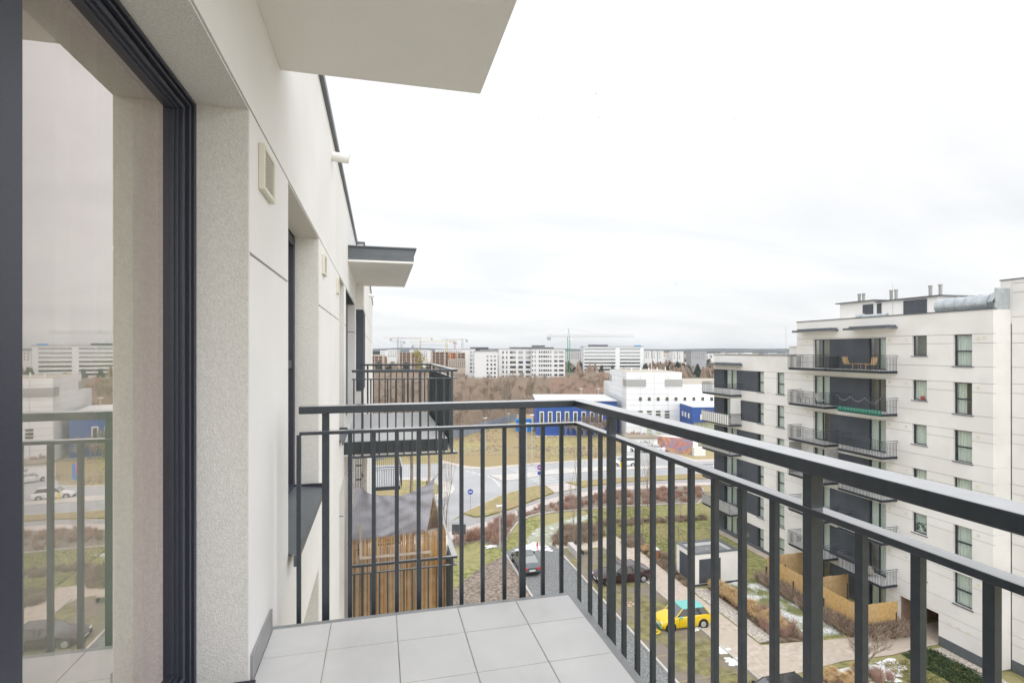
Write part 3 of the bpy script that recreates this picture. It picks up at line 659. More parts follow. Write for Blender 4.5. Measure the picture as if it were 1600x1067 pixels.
# lower section
hl=[]
for k in range(1,7):
    f=zk(k); lo=f+.42 if k<6 else -16.9
    hl+= [(40.06,41.04,f+.42,f+2.4),(42.67,48.6,f+.42,f+2.4),(48.6,50.35,f+.42,f+2.4)]
grl=[zk(k)+q for k in range(1,7) for q in (.42,1.85,2.4)]
facade(opp,XB,1,38.601,50.35,-17.25,.95,hl,grl,WALLFAR,gw=.034,th=.2,gd=.03,back=JOINT)
MB().box(XB-.05,XB+.25,38.62,50.4,.95,1.01).build('parapet_cap',FLASH,opp)
MB().box(XB+.8,47,38.51,50.2,-17.6,.7).build('building_core',WALLFAR,opp)
for k in range(1,7):
    f=zk(k)
    window(opp,XB,1,40.06,41.04,f+.42,f+2.4,f+1.36); window(opp,XB,1,42.67,43.55,f+.42,f+2.4,f+1.36)
    MB().box(XB+.02,XB+.5,43.56,46.6,f+.43,f+2.39).build('grey_wall_panel',GREYW,opp); MB().box(XB+.02,XB+.5,48.62,50.34,f+.43,f+2.39).build('grey_wall_panel',GREYW,opp)
    window(opp,XB,1,46.62,48.6,f+.43,f+2.4,None,[47.6],rec=.2,sill=False,door=True)
    if k<6:
        o1=balcony_far(opp,33.6,35.0,45.75,50.5,f)
        if k==2:
            o1['label']='balcony closed with grey and white striped cloth'
            st=MB()
            for i in range(26): st.box(33.57,33.585,45.8+4.65*i/26,45.8+4.65*(i+.97)/26,f-.05,f+.95,i%2)
            st.build('striped_cloth',[LOUV,WHITE],o1)
            MB().box(33.75,34.9,45.82,45.85,f+.1,f+2.6).build('side_awning',WHITE,o1)
        if k in (3,4,5):
            for q in range(4): MB().box(33.58,33.587,45.85+1.15*q,46.97+1.15*q,f+.05,f+.9).build('frosted_panel',GLOW if k==0 else LOUV,o1)
c_=MB().box(33.95,34.999,45.7,50.2,-.1,.05).build('canopy',FLASH,opp); MB().box(34.4,34.999,45.85,49.4,.052,.17).build('canopy_cap',FLASH,c_)
# small square vents and spouts on the facade
vb_=MB().box(-.02,0,-.09,.09,-.09,.09).build('facade_vent',CREAM,opp,local=True); vb_.location=(0,23.9-30,0-GZ+2.2)
for k in range(0,6):
    for y in (24.25,28.75,30.0,37.4,39.2):
        if k==0 and y==39.2: continue
        share(vb_,'facade_vent',opp,(XB-.001-XB,y-30,zk(k)+2.15-GZ))
for i in range(3): share(vb_,'facade_vent',opp,(-.001,25.9-.55*i-30,-15.9-GZ-.0))
# roof: penthouse, chimneys, duct
ph=thing('roof_penthouse',(38.5,32,3.6),'low white rooftop stair house with dark doors on the apartment roof','rooftop hut')
MB().box(37.5,41,33.3,36.6,3.4,5.3).box(37.5,41,28.6,33.29,3.4,5.15).build('walls',WALLFAR,ph)
MB().box(37.3,41.2,33.25,36.9,5.3,5.38).box(37.3,41.2,28.2,33.24,5.16,5.24).box(37.2,38.2,36.6,37.6,3.9,3.97).build('roof',FLASH,ph)
for a,b2 in ((32.8,33.15),(33.5,34.4),(29.3,31.0)):
    MB().box(37.44,37.499,a,b2,3.5,5.05).build('door',GREYW,ph)
for i,y in enumerate((35.4,35.0,32.6,32.2,29.6,28.9)):
    c_=MB().tube((38.2,y,5.2),(38.2,y,5.95),.11,n=10).tube((38.2,y,5.95),(38.2,y,6.05),.14,n=10)
    tag(c_.build('chimney_pipe',LOUV),'short grey vent pipe on the roof hut, number %s counting from the left'%['one','two','three','four','five','six'][i],'chimney','roof vent pipes')
dk=thing('air_duct',(36.6,26.5,3.6),'large round galvanised air duct lying on the roof beside the tall wall','duct')
b=MB()
for i in range(5): b.tube((36.0,27.3-.63*i,4.3),(36.0,27.3-.63*(i+1)+.04,4.3),.5,.5,20); b.tube((36.0,27.3-.63*(i+1)+.06,4.3),(36.0,27.3-.63*(i+1),4.3),.54,.54,20)
b.build('pipe',DUCT,dk,smooth=False)
b=MB()
for i in range(6): b.poly([(36+.5*math.cos(R(60*i)),24.15,4.3+.5*math.sin(R(60*i))),(36+.5*math.cos(R(60*i+60)),24.15,4.3+.5*math.sin(R(60*i+60))),(36+.8*math.cos(R(60*i+60)),23.6,4.35+.8*math.sin(R(60*i+60))),(36+.8*math.cos(R(60*i)),23.6,4.35+.8*math.sin(R(60*i)))])
b.box(35.3,36.39,23.5,23.59,3.7,5.1); b.build('transition_hood',DUCT,dk)
b=MB().tube((36.2,33.6,4.0),(36.2,31.2,4.0),.16,n=10).tube((36.2,33.7,4.05),(36.2,33.2,4.05),.22,n=10)
tag(b.build('roof_ventilator',DUCT),'small silver ventilator lying in front of the roof hut','ventilator')
b=MB().tube((36,30.6,3.8),(36,30.6,6.2),.012,n=4); tag(b.build('lightning_rod',LOUV),'thin lightning rod on the apartment roof','rod')
b=MB().tube((36,41,.9),(36,41,3.6),.012,n=4); tag(b.build('lightning_rod',LOUV),'thin lightning rod over the lower roof section','rod')
b=MB().box(36,39,38.8,40.6,.7,1.75).box(35.9,39.1,38.7,40.7,1.75,1.82); tag(b.build('roof_hatch_house',WALLFAR),'small pale roof hatch on the lower section beside the taller block','rooftop hut')
# balcony items
def chair(x,y,zf,m,label,s=1,rz=0):
    t=thing('chair',(x,y,zf),label,'chair',rz=rz,off=(0,0,0))
    MB().box(-.25,.25,-.25,.25,.38,.44).build('seat',m,t); MB().poly([(-.25,.22,.44),(.25,.22,.44),(.27,.36,.95),(-.27,.36,.95)]).poly([(-.25,.25,.44),(-.27,.39,.95),(.27,.39,.95),(.25,.25,.44)]).build('backrest',m,t)
    for a in (-.23,.21):
        for b2 in (-.23,.21): MB().box(a,a+.02,b2,b2+.02,0,.38).build('leg',METAL,t)
    return t
chair(34.2,32.6,0,PICK,'orange wooden folding chair at the left end of the top floor balcony',rz=R(0)); chair(34.2,30.8,0,PICK,'orange wooden folding chair at the right end of the top floor balcony',rz=R(180))
t=thing('table',(34.2,31.7,0),'low wooden table between the orange chairs on the top balcony','table'); MB().box(33.9,34.5,31.3,32.1,.42,.46).build('top',PICK,t); 
for a in (33.95,34.4):
    for b2 in (31.35,32.0): MB().box(a,a+.04,b2,b2+.04,0,.42).build('leg',PICK,t)
b=MB(); rr=random.Random(4)
for i in range(60): p=Vector((34.1,33.7,.25)); q=p+Vector((rr.uniform(-.2,.2),rr.uniform(-.3,.3),rr.uniform(0,.45))); b.poly([q,q+Vector((0,.06,0)),q+Vector((0,.03,.07))])
tag(b.build('potted_plant',EVER),'small potted plant behind the top floor balcony railing','plant')
chair(34.3,36.9,zk(1),WHITE,'white chair on the second balcony from the top, beside the cushion',rz=R(90)); chair(34.3,35.3,zk(1),WHITE,'white chair at the near end of the second balcony from the top',rz=R(90))
t=thing('papasan_chair',(34.2,31.2,zk(5)),'round wicker lounge chair on the lowest visible railed balcony','chair'); b=MB()
for j in range(4):
    r0,r1=.12+.11*j,.12+.11*(j+1)
    for i in range(16):
        a0,a1=R(22.5*i),R(22.5*(i+1)); P=lambda r,a:(34.2+r*math.cos(a),31.2+r*math.sin(a)*.9+r*.0,zk(5)+.35+.5*r*r+.5*r*math.sin(a)); b.poly([P(r0,a0),P(r1,a0),P(r1,a1),P(r0,a1)])
b.build('bowl_seat',mat('wicker',(.42,.38,.33),None),t); MB().tube((34.2,31.2,zk(5)),(34.2,31.2,zk(5)+.3),.2,.1,10).build('base',mat('wicker',(.42,.38,.33),None),t)
b=MB(); rr=random.Random(5)
for i in range(40): p=Vector((35.3,27.9,zk(4)+1.2)); q=p+Vector((rr.uniform(-.03,.03),rr.uniform(-.3,.3),rr.uniform(0,.5))); b.poly([q,q+Vector((0,.12,.03)),q+Vector((0,.06,.1))])
tag(b.build('potted_plant',EVER),'leafy green houseplant on the inside sill of a small window','plant')
b=MB().box(35.22,35.3,27.75,27.95,zk(1)+1.1,zk(1)+1.32); tag(b.build('red_box',REDP),'red box on the sill of the second small window from the top','box')
# ---------------------------------------------------------------- utility building
UX0,UX1,UY0,UY1,UZ=24.6,28.65,37.88,40.6,-15.0
ub=thing('utility_building',(26.6,39.2,GZ),'small flat roofed white utility building with anthracite doors beside the path','building')
MB().box(UX0,UX0+.25,UY0,UY1,GZ+.2,UZ).box(UX1-.25,UX1,UY0,UY1,GZ+.2,UZ).box(UX0+.25,UX1-.25,UY0,UY0+.25,GZ+.2,UZ).box(UX0+.25,UX1-.25,UY1-.25,UY1,GZ+.2,UZ).build('wall',WALLFAR,ub)
MB().box(UX0+.02,UX1-.02,UY0+.02,UY1-.02,GZ,GZ+.2).build('plinth',GREYW,ub)
MB().box(UX0+.25,UX1-.25,UY0+.25,UY1-.25,UZ-.4,UZ-.3).build('roof',MEMB,ub)
b=MB(); 
for q in ((UX0-.04,UX0+.3,UY0-.04,UY1+.04),(UX1-.3,UX1+.04,UY0-.04,UY1+.04),(UX0+.3,UX1-.3,UY0-.04,UY0+.3),(UX0+.3,UX1-.3,UY1-.3,UY1+.04)): b.box(*q,UZ,UZ+.05)
b.build('parapet_cap',FLASH,ub)
def ldoor(ax,a0,a1,fix,name='louvred_door'):
    d=MB(); z0,z1=GZ+.25,UZ-.42; 
    if ax=='x': d.box(a0,a1,fix-.03,fix,z0,z1)
    else: d.box(fix-.03,fix,a0,a1,z0,z1)
    n=22
    for i in range(n):
        zz=z0+.06+(z1-z0-.12)*i/n
        if ax=='x': d.box(a0+.05,a1-.05,fix-.045,fix-.031,zz,zz+.05)
        else: d.box(fix-.045,fix-.031,a0+.05,a1-.05,zz,zz+.05)
    return d.build(name,GREYW,ub)
ldoor('x',24.98,26.05,UY0); ldoor('x',26.06,26.95,UY0); ldoor('y',38.4,40.1,UX0)
b=MB().tube((26.4,39,UZ-.3),(26.4,39,UZ-.1),.12,n=10); b.build('roof_vent',LOUV,ub)
# ---------------------------------------------------------------- reed fences around gardens
def fence(pts,label,h=1.95,m=REED):
    t=thing('reed_fence',(pts[0][0],pts[0][1],GZ),label,'fence')
    b=MB(); rr=random.Random(len(label))
    for (x0,y0),(x1,y1) in zip(pts,pts[1:]):
        Ln=math.hypot(x1-x0,y1-y0); n=int(Ln/.07); 
        for i in range(n):
            s=i/n; s2=(i+1.02)/n; jj=rr.uniform(-.012,.012); dx,dy=(x1-x0),(y1-y0); nx_,ny_=-dy/Ln*(.02+jj),dx/Ln*(.02+jj)
            b.prism([(x0+dx*s,y0+dy*s),(x0+dx*s2,y0+dy*s2),(x0+dx*s2+nx_,y0+dy*s2+ny_),(x0+dx*s+nx_,y0+dy*s+ny_)],GZ+.05,GZ+h+rr.uniform(-.03,.03),rr.randrange(3))
    tag(b.build('reeds',[m,m2,m3] if m is REED else [m,m,m3],t),kind='stuff')
    for (x0,y0),(x1,y1) in zip(pts,pts[1:]):
        Ln=math.hypot(x1-x0,y1-y0); n=max(1,round(Ln/2.5)); dx,dy=(x1-x0)/Ln,(y1-y0)/Ln
        for i in range(n+1):
            px,py=x0+(x1-x0)*i/n-dy*.06*(-1),y0+(y1-y0)*i/n+dx*.06*(-1) if False else y0+(y1-y0)*i/n
            MB().box(px-.12-.03,px-.12+.03,py-.03,py+.03,GZ,GZ+1.2).build('fence_post',METAL,t)
RG=mat('golden_reed',(.55,.35,.13),(.68,.46,.20),5,.8)
fence([(31.15,28.85),(31.1,37.5)],'long golden reed fence enclosing the ground floor gardens',m=RG)
fence([(31.15,28.85),(34.3,28.8)],'short golden reed fence beside the passage opening',m=RG)
fence([(31.1,37.5),(34.9,37.6)],'wooden board fence across the far end of the gardens',2.0,PICK)
fence([(31.3,33.3),(34.9,33.3)],'wooden board fence dividing two ground floor gardens',1.9,PICK)
# ---------------------------------------------------------------- vegetation prototypes
def branches(seed,H,depth=5,spread=.45,r0=.16,nsub=3,up=.5,trunkfrac=.28,lean=0):
    rr=random.Random(seed); tr=MB(); tw=MB()
    def rec(p,d,ln,r,lv):
        b=tr if lv<2 else tw; n=5 if lv<2 else 3
        mid=p+d*ln*.5+Vector((rr.uniform(-1,1),rr.uniform(-1,1),0))*ln*.05; q=mid+d*ln*.5
        b.tube(p,mid,r,r*.85,n,0,False); b.tube(mid,q,r*.85,r*.68,n,0,False)
        if lv>=depth: return
        k=nsub+(1 if lv<3 else 0)
        for i in range(k):
            a=rr.uniform(0,2*math.pi); s=rr.uniform(.6,1.25)*spread
            nd=(d+Vector((math.cos(a)*s,math.sin(a)*s,rr.uniform(0,up)))).normalized()
            st=p.lerp(q,rr.uniform(.5,1.0) if i else 1)
            rec(st,nd,ln*rr.uniform(.62,.82),max(r*.58,.012),lv+1)
    rec(Vector((0,0,0)),Vector((lean,0,1)).normalized(),H*trunkfrac,r0,0)
    return tr,tw
class Proto: pass
protos=[]
for i,(sp,up,tf,rw) in enumerate(((.5,.45,.27,.2),(.35,.6,.30,.2),(.62,.35,.25,.22),(.45,.5,.24,.18))):
    tr,tw=branches(20+i,10,5,sp,rw,3,up,tf)
    me1=tr.build('trunk',TRUNK); me2=tw.build('crown',TWIG); protos.append((me1.data,me2.data)); bpy.data.objects.remove(me1); bpy.data.objects.remove(me2)
def tree(x,y,s,i,label,group,name='bare_tree',rz=None,zs=1,crown=None):
    t=thing(name,(x,y,GZ),label,'tree',group,rz=random.uniform(0,6.28) if rz is None else rz,off=(0,0,0)); t.scale=(s,s,s*zs)
    a=bpy.data.objects.new('trunk',protos[i][0]); b=bpy.data.objects.new('crown',protos[i][1])
    for o in (a,b): col.objects.link(o); o.parent=t
    if crown: b.material_slots[0].link='OBJECT'; b.material_slots[0].material=crown
    return t
tr,tw=branches(61,10,4,.32,.09,2,.9,.42); me1=tr.build('trunk',TRUNK); me2=tw.build('crown',TWIG); protos.append((me1.data,me2.data)); bpy.data.objects.remove(me1); bpy.data.objects.remove(me2)
rt=random.Random(11); nT=0
def inwood(x,y):
    u=x*C_-y*S_; d=x*S_+y*C_; px=800+830*u/d; py=548+19*830/d
    if px<545 or px>952: return False
    lim=692-(px-690)*.30 if px<806 else 650
    return py<lim-3 and d<325
tries=0
while nT<190 and tries<6000:
    tries+=1
    d=rt.uniform(118,325)**1; u=rt.uniform(-.31,.19)*d
    x,y=W(u,d)
    if not inwood(x,y): continue
    px=800+830*u/d
    if px>820 and d<142: continue
    if px>700 and d>260 and rt.random()<.6: continue
    nT+=1; s=rt.uniform(.55,.95)*(1.0 if d<200 else .85)
    tree(x,y,s,rt.randrange(4),'bare brown tree in the wood behind the dry meadow','bare trees of the wood behind the meadow',crown=[TWIG,BTWIG,TWIG][rt.randrange(3)])
for (px,py,s,i,l) in ((790,655,1.75,0,'tall bare tree rising in front of the white apartment block'),(700,690,1.25,2,'broad bare tree at the corner of the grey fence'),(722,684,1.05,0,'bare tree close to the grey fence beside the meadow'),(757,668,1.0,3,'bare tree behind the fence between two street lamps'),(830,640,1.2,1,'bare tree above the roof of the blue building')):
    x,y=G(px,py); tree(x,y,s,i,l,None)
_rr=random.Random(31); _b2=MB()
for _ in range(1500):
    x,y=G(_rr.uniform(600,945),_rr.uniform(672,716))
    if noise.noise(Vector((x*.12,y*.12,3)))<.05: continue
    for k in range(3): hh=_rr.uniform(.15,.5); _b2.poly([(x-.12+k*.15,y,GZ),(x+.05+k*.15,y,GZ),(x+k*.15+_rr.uniform(-.2,.2),y,GZ+hh)])
tag(_b2.build('meadow_tufts',BTWIG),'small dry brown tufts scattered over the meadow',None,None,'stuff')
# reddish thicket & far trees on the right
for n in range(70):
    px=rt.uniform(900,945) if n<16 else rt.uniform(1000,1118); py=rt.uniform(598,612) if n<16 else rt.uniform(572,590)
    x,y=G(px,py); tree(x,y,rt.uniform(.7,1.15),rt.randrange(4),'bare reddish tree between the office block and the white panelled building','far bare trees on the right',crown=[RTWIG,TWIG,BTWIG][rt.randrange(3)])
# undergrowth stuff
def twigfield(name,region,n,h,m,seed,label,group=None,wd=.03,kind='stuff'):
    rr=random.Random(seed); b=MB()
    for _ in range(n):
        p=region(rr)
        if p is None: continue
        x,y=p
        for k in range(3):
            hh=h*rr.uniform(.5,1.1); dx,dy=rr.uniform(-.4,.4)*hh,rr.uniform(-.4,.4)*hh
            b.poly([(x+k*.1-wd,y,GZ),(x+k*.1+wd,y,GZ),(x+dx+wd*.3,y+dy,GZ+hh)])
    o=b.build(name,m); tag(o,label,None,group,kind); return o
def rg(rr):
    d=rr.uniform(115,420); u=rr.uniform(-.31,.19)*d; x,y=W(u,d)
    if d<325 and not inwood(x,y): return None
    return x,y
twigfield('undergrowth',rg,50000,2.6,[TWIG],1,'brown leafless undergrowth of the wood',wd=.05)
twigfield('undergrowth',rg,24000,3.4,[BTWIG],2,'dark brown thicket among the bare trees',wd=.05)
# red-brown thicket left of white building
def rg2(rr):
    px=rr.uniform(860,952); py=rr.uniform(596,640); return G(px,py)
twigfield('undergrowth',rg2,9000,4,[mat('russet_twigs',(.30,.20,.155),(.50,.37,.30),4,.9)],3,'reddish brown thicket behind the blue building',wd=.09)
# evergreen clump tree
def leafy(name,x,y,h,r,m,label,seed,z0=GZ,n=900,ls=.35,base=.0,cat='tree'):
    rr=random.Random(seed); t=thing(name,(x,y,z0),label,cat)
    MB().tube((x,y,z0),(x,y,z0+h*.5),.15*h/8,.05,6).build('trunk',TRUNK,t)
    b=MB()
    cl_=[(Vector((rr.uniform(-1,1)*r*.6,rr.uniform(-1,1)*r*.6,h*rr.uniform(.3+base,.9))),r*rr.uniform(.35,.6)) for _ in range(9)]
    for i in range(n):
        c,rad=cl_[rr.randrange(9)]; v=Vector((rr.gauss(0,1),rr.gauss(0,1),rr.gauss(0,1))).normalized()*rad*rr.uniform(.5,1.05)
        p=Vector((x,y,z0))+c+v; a=Vector((rr.uniform(-1,1),rr.uniform(-1,1),rr.uniform(-1,1)))*ls; c2=Vector((rr.uniform(-1,1),rr.uniform(-1,1),rr.uniform(-1,1)))*ls
        b.poly([p,p+a,p+c2])
    b.build('crown',m,t)
x,y=W(-72,420); leafy('yellow_green_tree',x,y,20,6.5,YEL,'round yellow green tree in front of the construction blocks',1,n=1500,ls=.8)
for i,(px,py,h) in enumerate(((1096,580,10),(1108,578,12),(1092,592,6),(1112,572,14))):
    x,y=G(px,py); leafy('evergreen_tree',x,y,h,h*.3,EVER,['dark green tree left of the apartment canopy','dark tall evergreen beside the apartment roof edge','low dark green bush tree above the white building','tallest dark evergreen at the edge of the apartment block'][i],i+5,n=700,ls=.7)
# shrub prototypes
def shrubmesh(seed,h,r,n,m,wd=.012,fan=.35):
    rr=random.Random(seed); b=MB()
    for i in range(n):
        a=rr.uniform(0,6.28); q=r*math.sqrt(rr.random()); x,y=q*math.cos(a)*.5,q*math.sin(a)*.5
        d=Vector((math.cos(a)*fan*q/r+rr.uniform(-.2,.2),math.sin(a)*fan*q/r+rr.uniform(-.2,.2),1)).normalized(); hh=h*rr.uniform(.6,1.05)
        p=Vector((x,y,0)); m_=p+d*hh*.6; t=m_+(d+Vector((rr.uniform(-.3,.3),rr.uniform(-.3,.3),0)))*hh*.4
        b.tube(p,m_,wd,wd*.7,3,0,False); b.tube(m_,t,wd*.7,wd*.3,3,0,False)
        for _ in range(2):
            s=p.lerp(m_,rr.uniform(.4,1)); b.tube(s,s+(d+Vector((rr.uniform(-.7,.7),rr.uniform(-.7,.7),0)))*hh*.3,wd*.5,wd*.3,3,0,False)
    o=b.build('shrub',m); me=o.data; bpy.data.objects.remove(o); return me
SR=[shrubmesh(i,1.3,.6,70,RTWIG,.018) for i in range(3)]; SB=[shrubmesh(i+9,.55,.6,110,BTWIG,.014,.9) for i in range(3)]
def grassmesh(seed,h,r,n):
    rr=random.Random(seed); b=MB()
    for i in range(n):
        a=rr.uniform(0,6.28); d=Vector((math.cos(a),math.sin(a),0)); f=rr.random()**.6
        p=d*.08*rr.random(); k=p+d*r*.45*f+Vector((0,0,h*rr.uniform(.5,.75))); t=k+d*r*.6*f+Vector((0,0,h*.3*(1-1.4*f))); sd_=Vector((-d.y,d.x,0))*.008
        b.poly([p-sd_,p+sd_,k+sd_*1.3,k-sd_*1.3]); b.poly([k-sd_*1.3,k+sd_*1.3,t])
    o=b.build('tan_grass',TAN); me=o.data; bpy.data.objects.remove(o); return me
TG=[grassmesh(i,1.25,.75,420) for i in range(3)]
def inst(me,name,x,y,s,label,cat,group,z0=GZ):
    o=bpy.data.objects.new(name,me); col.objects.link(o); o.location=(x,y,z0); o.rotation_euler=(0,0,random.uniform(0,6.28)); o.scale=(s,s,s*random.uniform(.85,1.15)); tag(o,label,cat,group); return o
def pinpoly(x,y,P):
    c=False; j=len(P)-1
    for i in range(len(P)):
        if (P[i][1]>y)!=(P[j][1]>y) and x<(P[j][0]-P[i][0])*(y-P[i][1])/(P[j][1]-P[i][1])+P[i][0]: c=not c
        j=i
    return c
def scatter(P,n,me,name,s0,s1,label,cat,group):
    P=[G(*p) for p in P]; xs_=[p[0] for p in P]; ys_=[p[1] for p in P]; k=0; t=0
    while k<n and t<n*60:
        t+=1; x=random.uniform(min(xs_),max(xs_)); y=random.uniform(min(ys_),max(ys_))
        if pinpoly(x,y,P): inst(random.choice(me),name,x,y,random.uniform(s0,s1),label,cat,group); k+=1
scatter([(705,855),(745,838),(790,815),(815,806),(793,832),(785,852),(745,843)],46,SR,'red_stem_shrub',.6,1.0,'red stemmed leafless shrub beside the curved kerb','shrub','red stemmed shrubs along the curved kerb')
scatter([(800,808),(850,791),(890,781),(960,770),(960,790),(900,796),(830,805)],60,SR,'red_stem_shrub',.4,.8,'reddish leafless shrub between the footpath and the frosted lawn','shrub','reddish shrubs between footpath and lawn')
scatter([(962,770),(1060,762),(1095,764),(1098,776),(1085,786),(965,790)],120,SR,'red_stem_shrub',.38,.68,'low reddish brown shrub in the mass planting below the road verge','shrub','low shrubs in the mass planting')
scatter([(864,851),(870,836),(884,825),(915,823),(938,834),(943,843),(885,853)],80,SB,'brown_shrub',.9,1.5,'low tangled brown shrub on the mound by the lane end','shrub','brown shrubs on the mound')
scatter([(900,820),(1100,806),(1105,812),(905,827)],75,SB,'brown_shrub',.6,.95,'low brown hedge shrub crossing the lawn','shrub','low hedge crossing the lawn')
scatter([(965,848),(990,846),(1040,870),(1057,893),(1075,915),(1060,905),(1003,862)],55,SB,'brown_shrub',.6,1.0,'low brown shrub between the path and the utility building','shrub','shrubs between path and utility building')
for i in range(30): inst(random.choice(SB),'brown_shrub',random.uniform(25.4,27.2),random.uniform(29.6,32.6),random.uniform(.6,1),'burgundy brown shrub at the corner of the paved path','shrub','shrubs at the paved corner').data=random.choice(SR if i%2 else SB)
for i in range(46):
    y=28.95+i*.19; inst(random.choice(SB),'hedge_shrub',30.75+random.uniform(-.12,.1),y,random.uniform(1.3,1.9),'dark leafless hedge shrub in front of the long reed fence','shrub','hedge shrubs along the long reed fence')
for i in range(16): inst(random.choice(SB),'hedge_shrub',31.1+i*.2,28.45+random.uniform(-.1,.1),random.uniform(1.4,1.9),'dark leafless hedge shrub in front of the short reed fence','shrub','hedge shrubs along the short reed fence')
k=0
for i in range(20):
    y=30.3+i*.36
    if 33.6<y<34.0: continue
    inst(random.choice(TG),'tan_grass',26.0-.05*(y-30)+random.uniform(-.2,.2),y,random.uniform(.85,1.15),'tan ornamental grass clump in the row beside the gravel strip','plant','tan ornamental grasses beside the gravel strip')
for i in range(9): inst(random.choice(TG),'tan_grass',24.0+random.uniform(0,3.5),24.9+random.uniform(-1.5,.6),random.uniform(.5,.8),'flattened tan grass clump in the snowy bed below the path','plant','flattened grasses below the path')
for i in range(26): inst(random.choice(SR),'red_stem_shrub',24.0+random.uniform(0,4.5),24.4+random.uniform(-1.8,1.0),random.uniform(.35,.6),'low reddish shrub in the snowy bed below the path','shrub','low shrubs in the snowy bed')
for i in range(7): inst(random.choice(TG),'tan_grass',24.3+random.uniform(-.2,.4),44+i*.35,random.uniform(.5,.7),'small tan grass clump by the waste bin','plant','small grasses near the waste bin')
# green ground cover by passage
def gcover(x0,x1,y0,y1,n,m,label,h=.35,ls=.09):
    rr=random.Random(int(x0*10)); b=MB()
    for i in range(n):
        x,y=rr.uniform(x0,x1),rr.uniform(y0,y1); z_=GZ+rr.uniform(0,h)*(.6+.6*noise.noise(Vector((x,y,0))))
        b.poly([(x,y,z_),(x+rr.uniform(-ls,ls),y+rr.uniform(-ls,ls),z_+rr.uniform(-.03,ls)),(x+rr.uniform(-ls,ls),y+rr.uniform(-ls,ls),z_+rr.uniform(0,ls))])
    return tag(b.build('ground_cover',m),label,None,None,'stuff')
gcover(31.6,34.0,21,26.3,9000,EVER,'dark green creeping ground cover beside the white wall')
gcover(29.3,31.4,21,25.8,5000,LAWN,'grass tufts below the paved path',.2)
rr=random.Random(21); b=MB()
for i in range(26000):
    x=rr.uniform(23.6,31.2); y=rr.uniform(28.9,60) if x>23.9 else rr.uniform(50.5,60)
    if 24.4<x<28.8 and 37.6<y<40.8: continue
    if x<27.4 and y<37.6: continue
    b.poly([(x-.02,y,GZ),(x+.02,y,GZ),(x+rr.uniform(-.05,.05),y+rr.uniform(-.05,.05),GZ+rr.uniform(.06,.16))])
tag(b.build('grass_blades',LAWN),'short grass on the courtyard lawn',None,None,'stuff')
# saplings
def sapling(px,py,h,label):
    x,y=G(px,py); t=tree(x,y,h/9.5,4,label,None,'young_tree',zs=1.25); return t
for a in ((897,858,5.2,'slim young tree rising from the brown shrub mound'),(902,800,5.5,'slim young tree at the edge of the footpath shrubs'),(1005,852,5.5,'young bare tree on the lawn behind the waste bin'),(1012,792,6,'young bare tree standing in the low mass planting'),(1060,850,3.2,'small bare tree left of the utility building corner'),(698,862,7,'thin bare tree beside the dark information board')): sapling(*a)
tree(27.6,25.0,.42,2,'leafless small tree in front of the paved path at lower right',None,'young_tree')
tree(33.0,43.2,.3,0,'small leafless tree behind the utility building',None,'young_tree')
# ---------------------------------------------------------------- street furniture
def lamp(px,py,h,label,arm=True):
    x,y=G(px,py); t=thing('street_lamp',(x,y,GZ),label,'street lamp')
    MB().tube((x,y,GZ),(x,y,GZ+h),.075,.045,8).build('pole',mat('galvanised_pole',(.42,.45,.48),None,rough=.5),t)
    MB().box(x-.35,x+.35,y-.12,y+.12,GZ+h,GZ+h+.12).build('lamp_head',WHITE,t)
lamp(758,702,6,'street lamp at the left of the dry meadow'); lamp(795,668,3.4,'small street lamp by the end of the grey fence')
lamp(823,764,9,'tall street lamp on the splitter grass beside the crossing'); lamp(781,858,4.1,'garden lamp beside the curved kerb'); lamp(831,727,8.3,'tall thin lamp post at the far pavement')
for px,l in ((908,'left lamp behind the blue building roof'),(935,'right lamp behind the blue building roof')):
    x,y=G(px,640); x,y=W((px-800)/830*150,150); t=thing('street_lamp',(x,y,GZ),l,'street lamp'); MB().tube((x,y,GZ),(x,y,GZ+8.2),.09,.06,6).build('pole',WHITE,t); MB().box(x-.5,x+.5,y-.15,y+.15,GZ+8.2,GZ+8.4).build('lamp_head',WHITE,t)
def sign(px,py,h,cols,label,r=.35):
    x,y=G(px,py); t=thing('road_sign',(x,y,GZ),label,'sign',rz=-T,off=(0,0,0))
    MB().tube((0,0,0),(0,0,h),.035,n=6).build('pole',RIM,t)
    for i,(c,m) in enumerate(cols):
        if c=='o':
            MB().tube((0,-.03,h-.35-.8*i),(0,-.05,h-.35-.8*i),r,n=20).build('sign_disc',m,t)
            MB().box(-.22,.22,-.062,-.052,h-.40-.8*i,h-.30-.8*i).build('sign_bar',WHITE,t)
        else: MB().box(-.28,.28,-.05,-.03,h-.6-.8*i,h-.1-.8*i).build('sign_plate',m,t)
SB_=mat('sign_blue',(.06,.10,.45),None,rough=.4); PUR=mat('sign_purple',(.28,.05,.42),None,rough=.4)
sign(735,799,2.7,[('o',SB_)],'round blue traffic sign on a thin pole at the edge of the road',.33)
sign(843,762,3.2,[('o',PUR),('q',SB_)],'purple round sign above a small blue plate at the crossing',.34)
x,y=G(717,848); t=thing('information_board',(x,y,GZ),'dark rectangular information board on two posts beside the shrubs','sign',rz=-T,off=(0,0,0))
MB().box(-.68,.68,-.05,0,.85,1.85).build('board',GREYW,t); MB().box(-.5,-.44,-.03,.03,0,.85).build('post',METAL,t); MB().box(.44,.5,-.03,.03,0,.85).build('post',METAL,t)
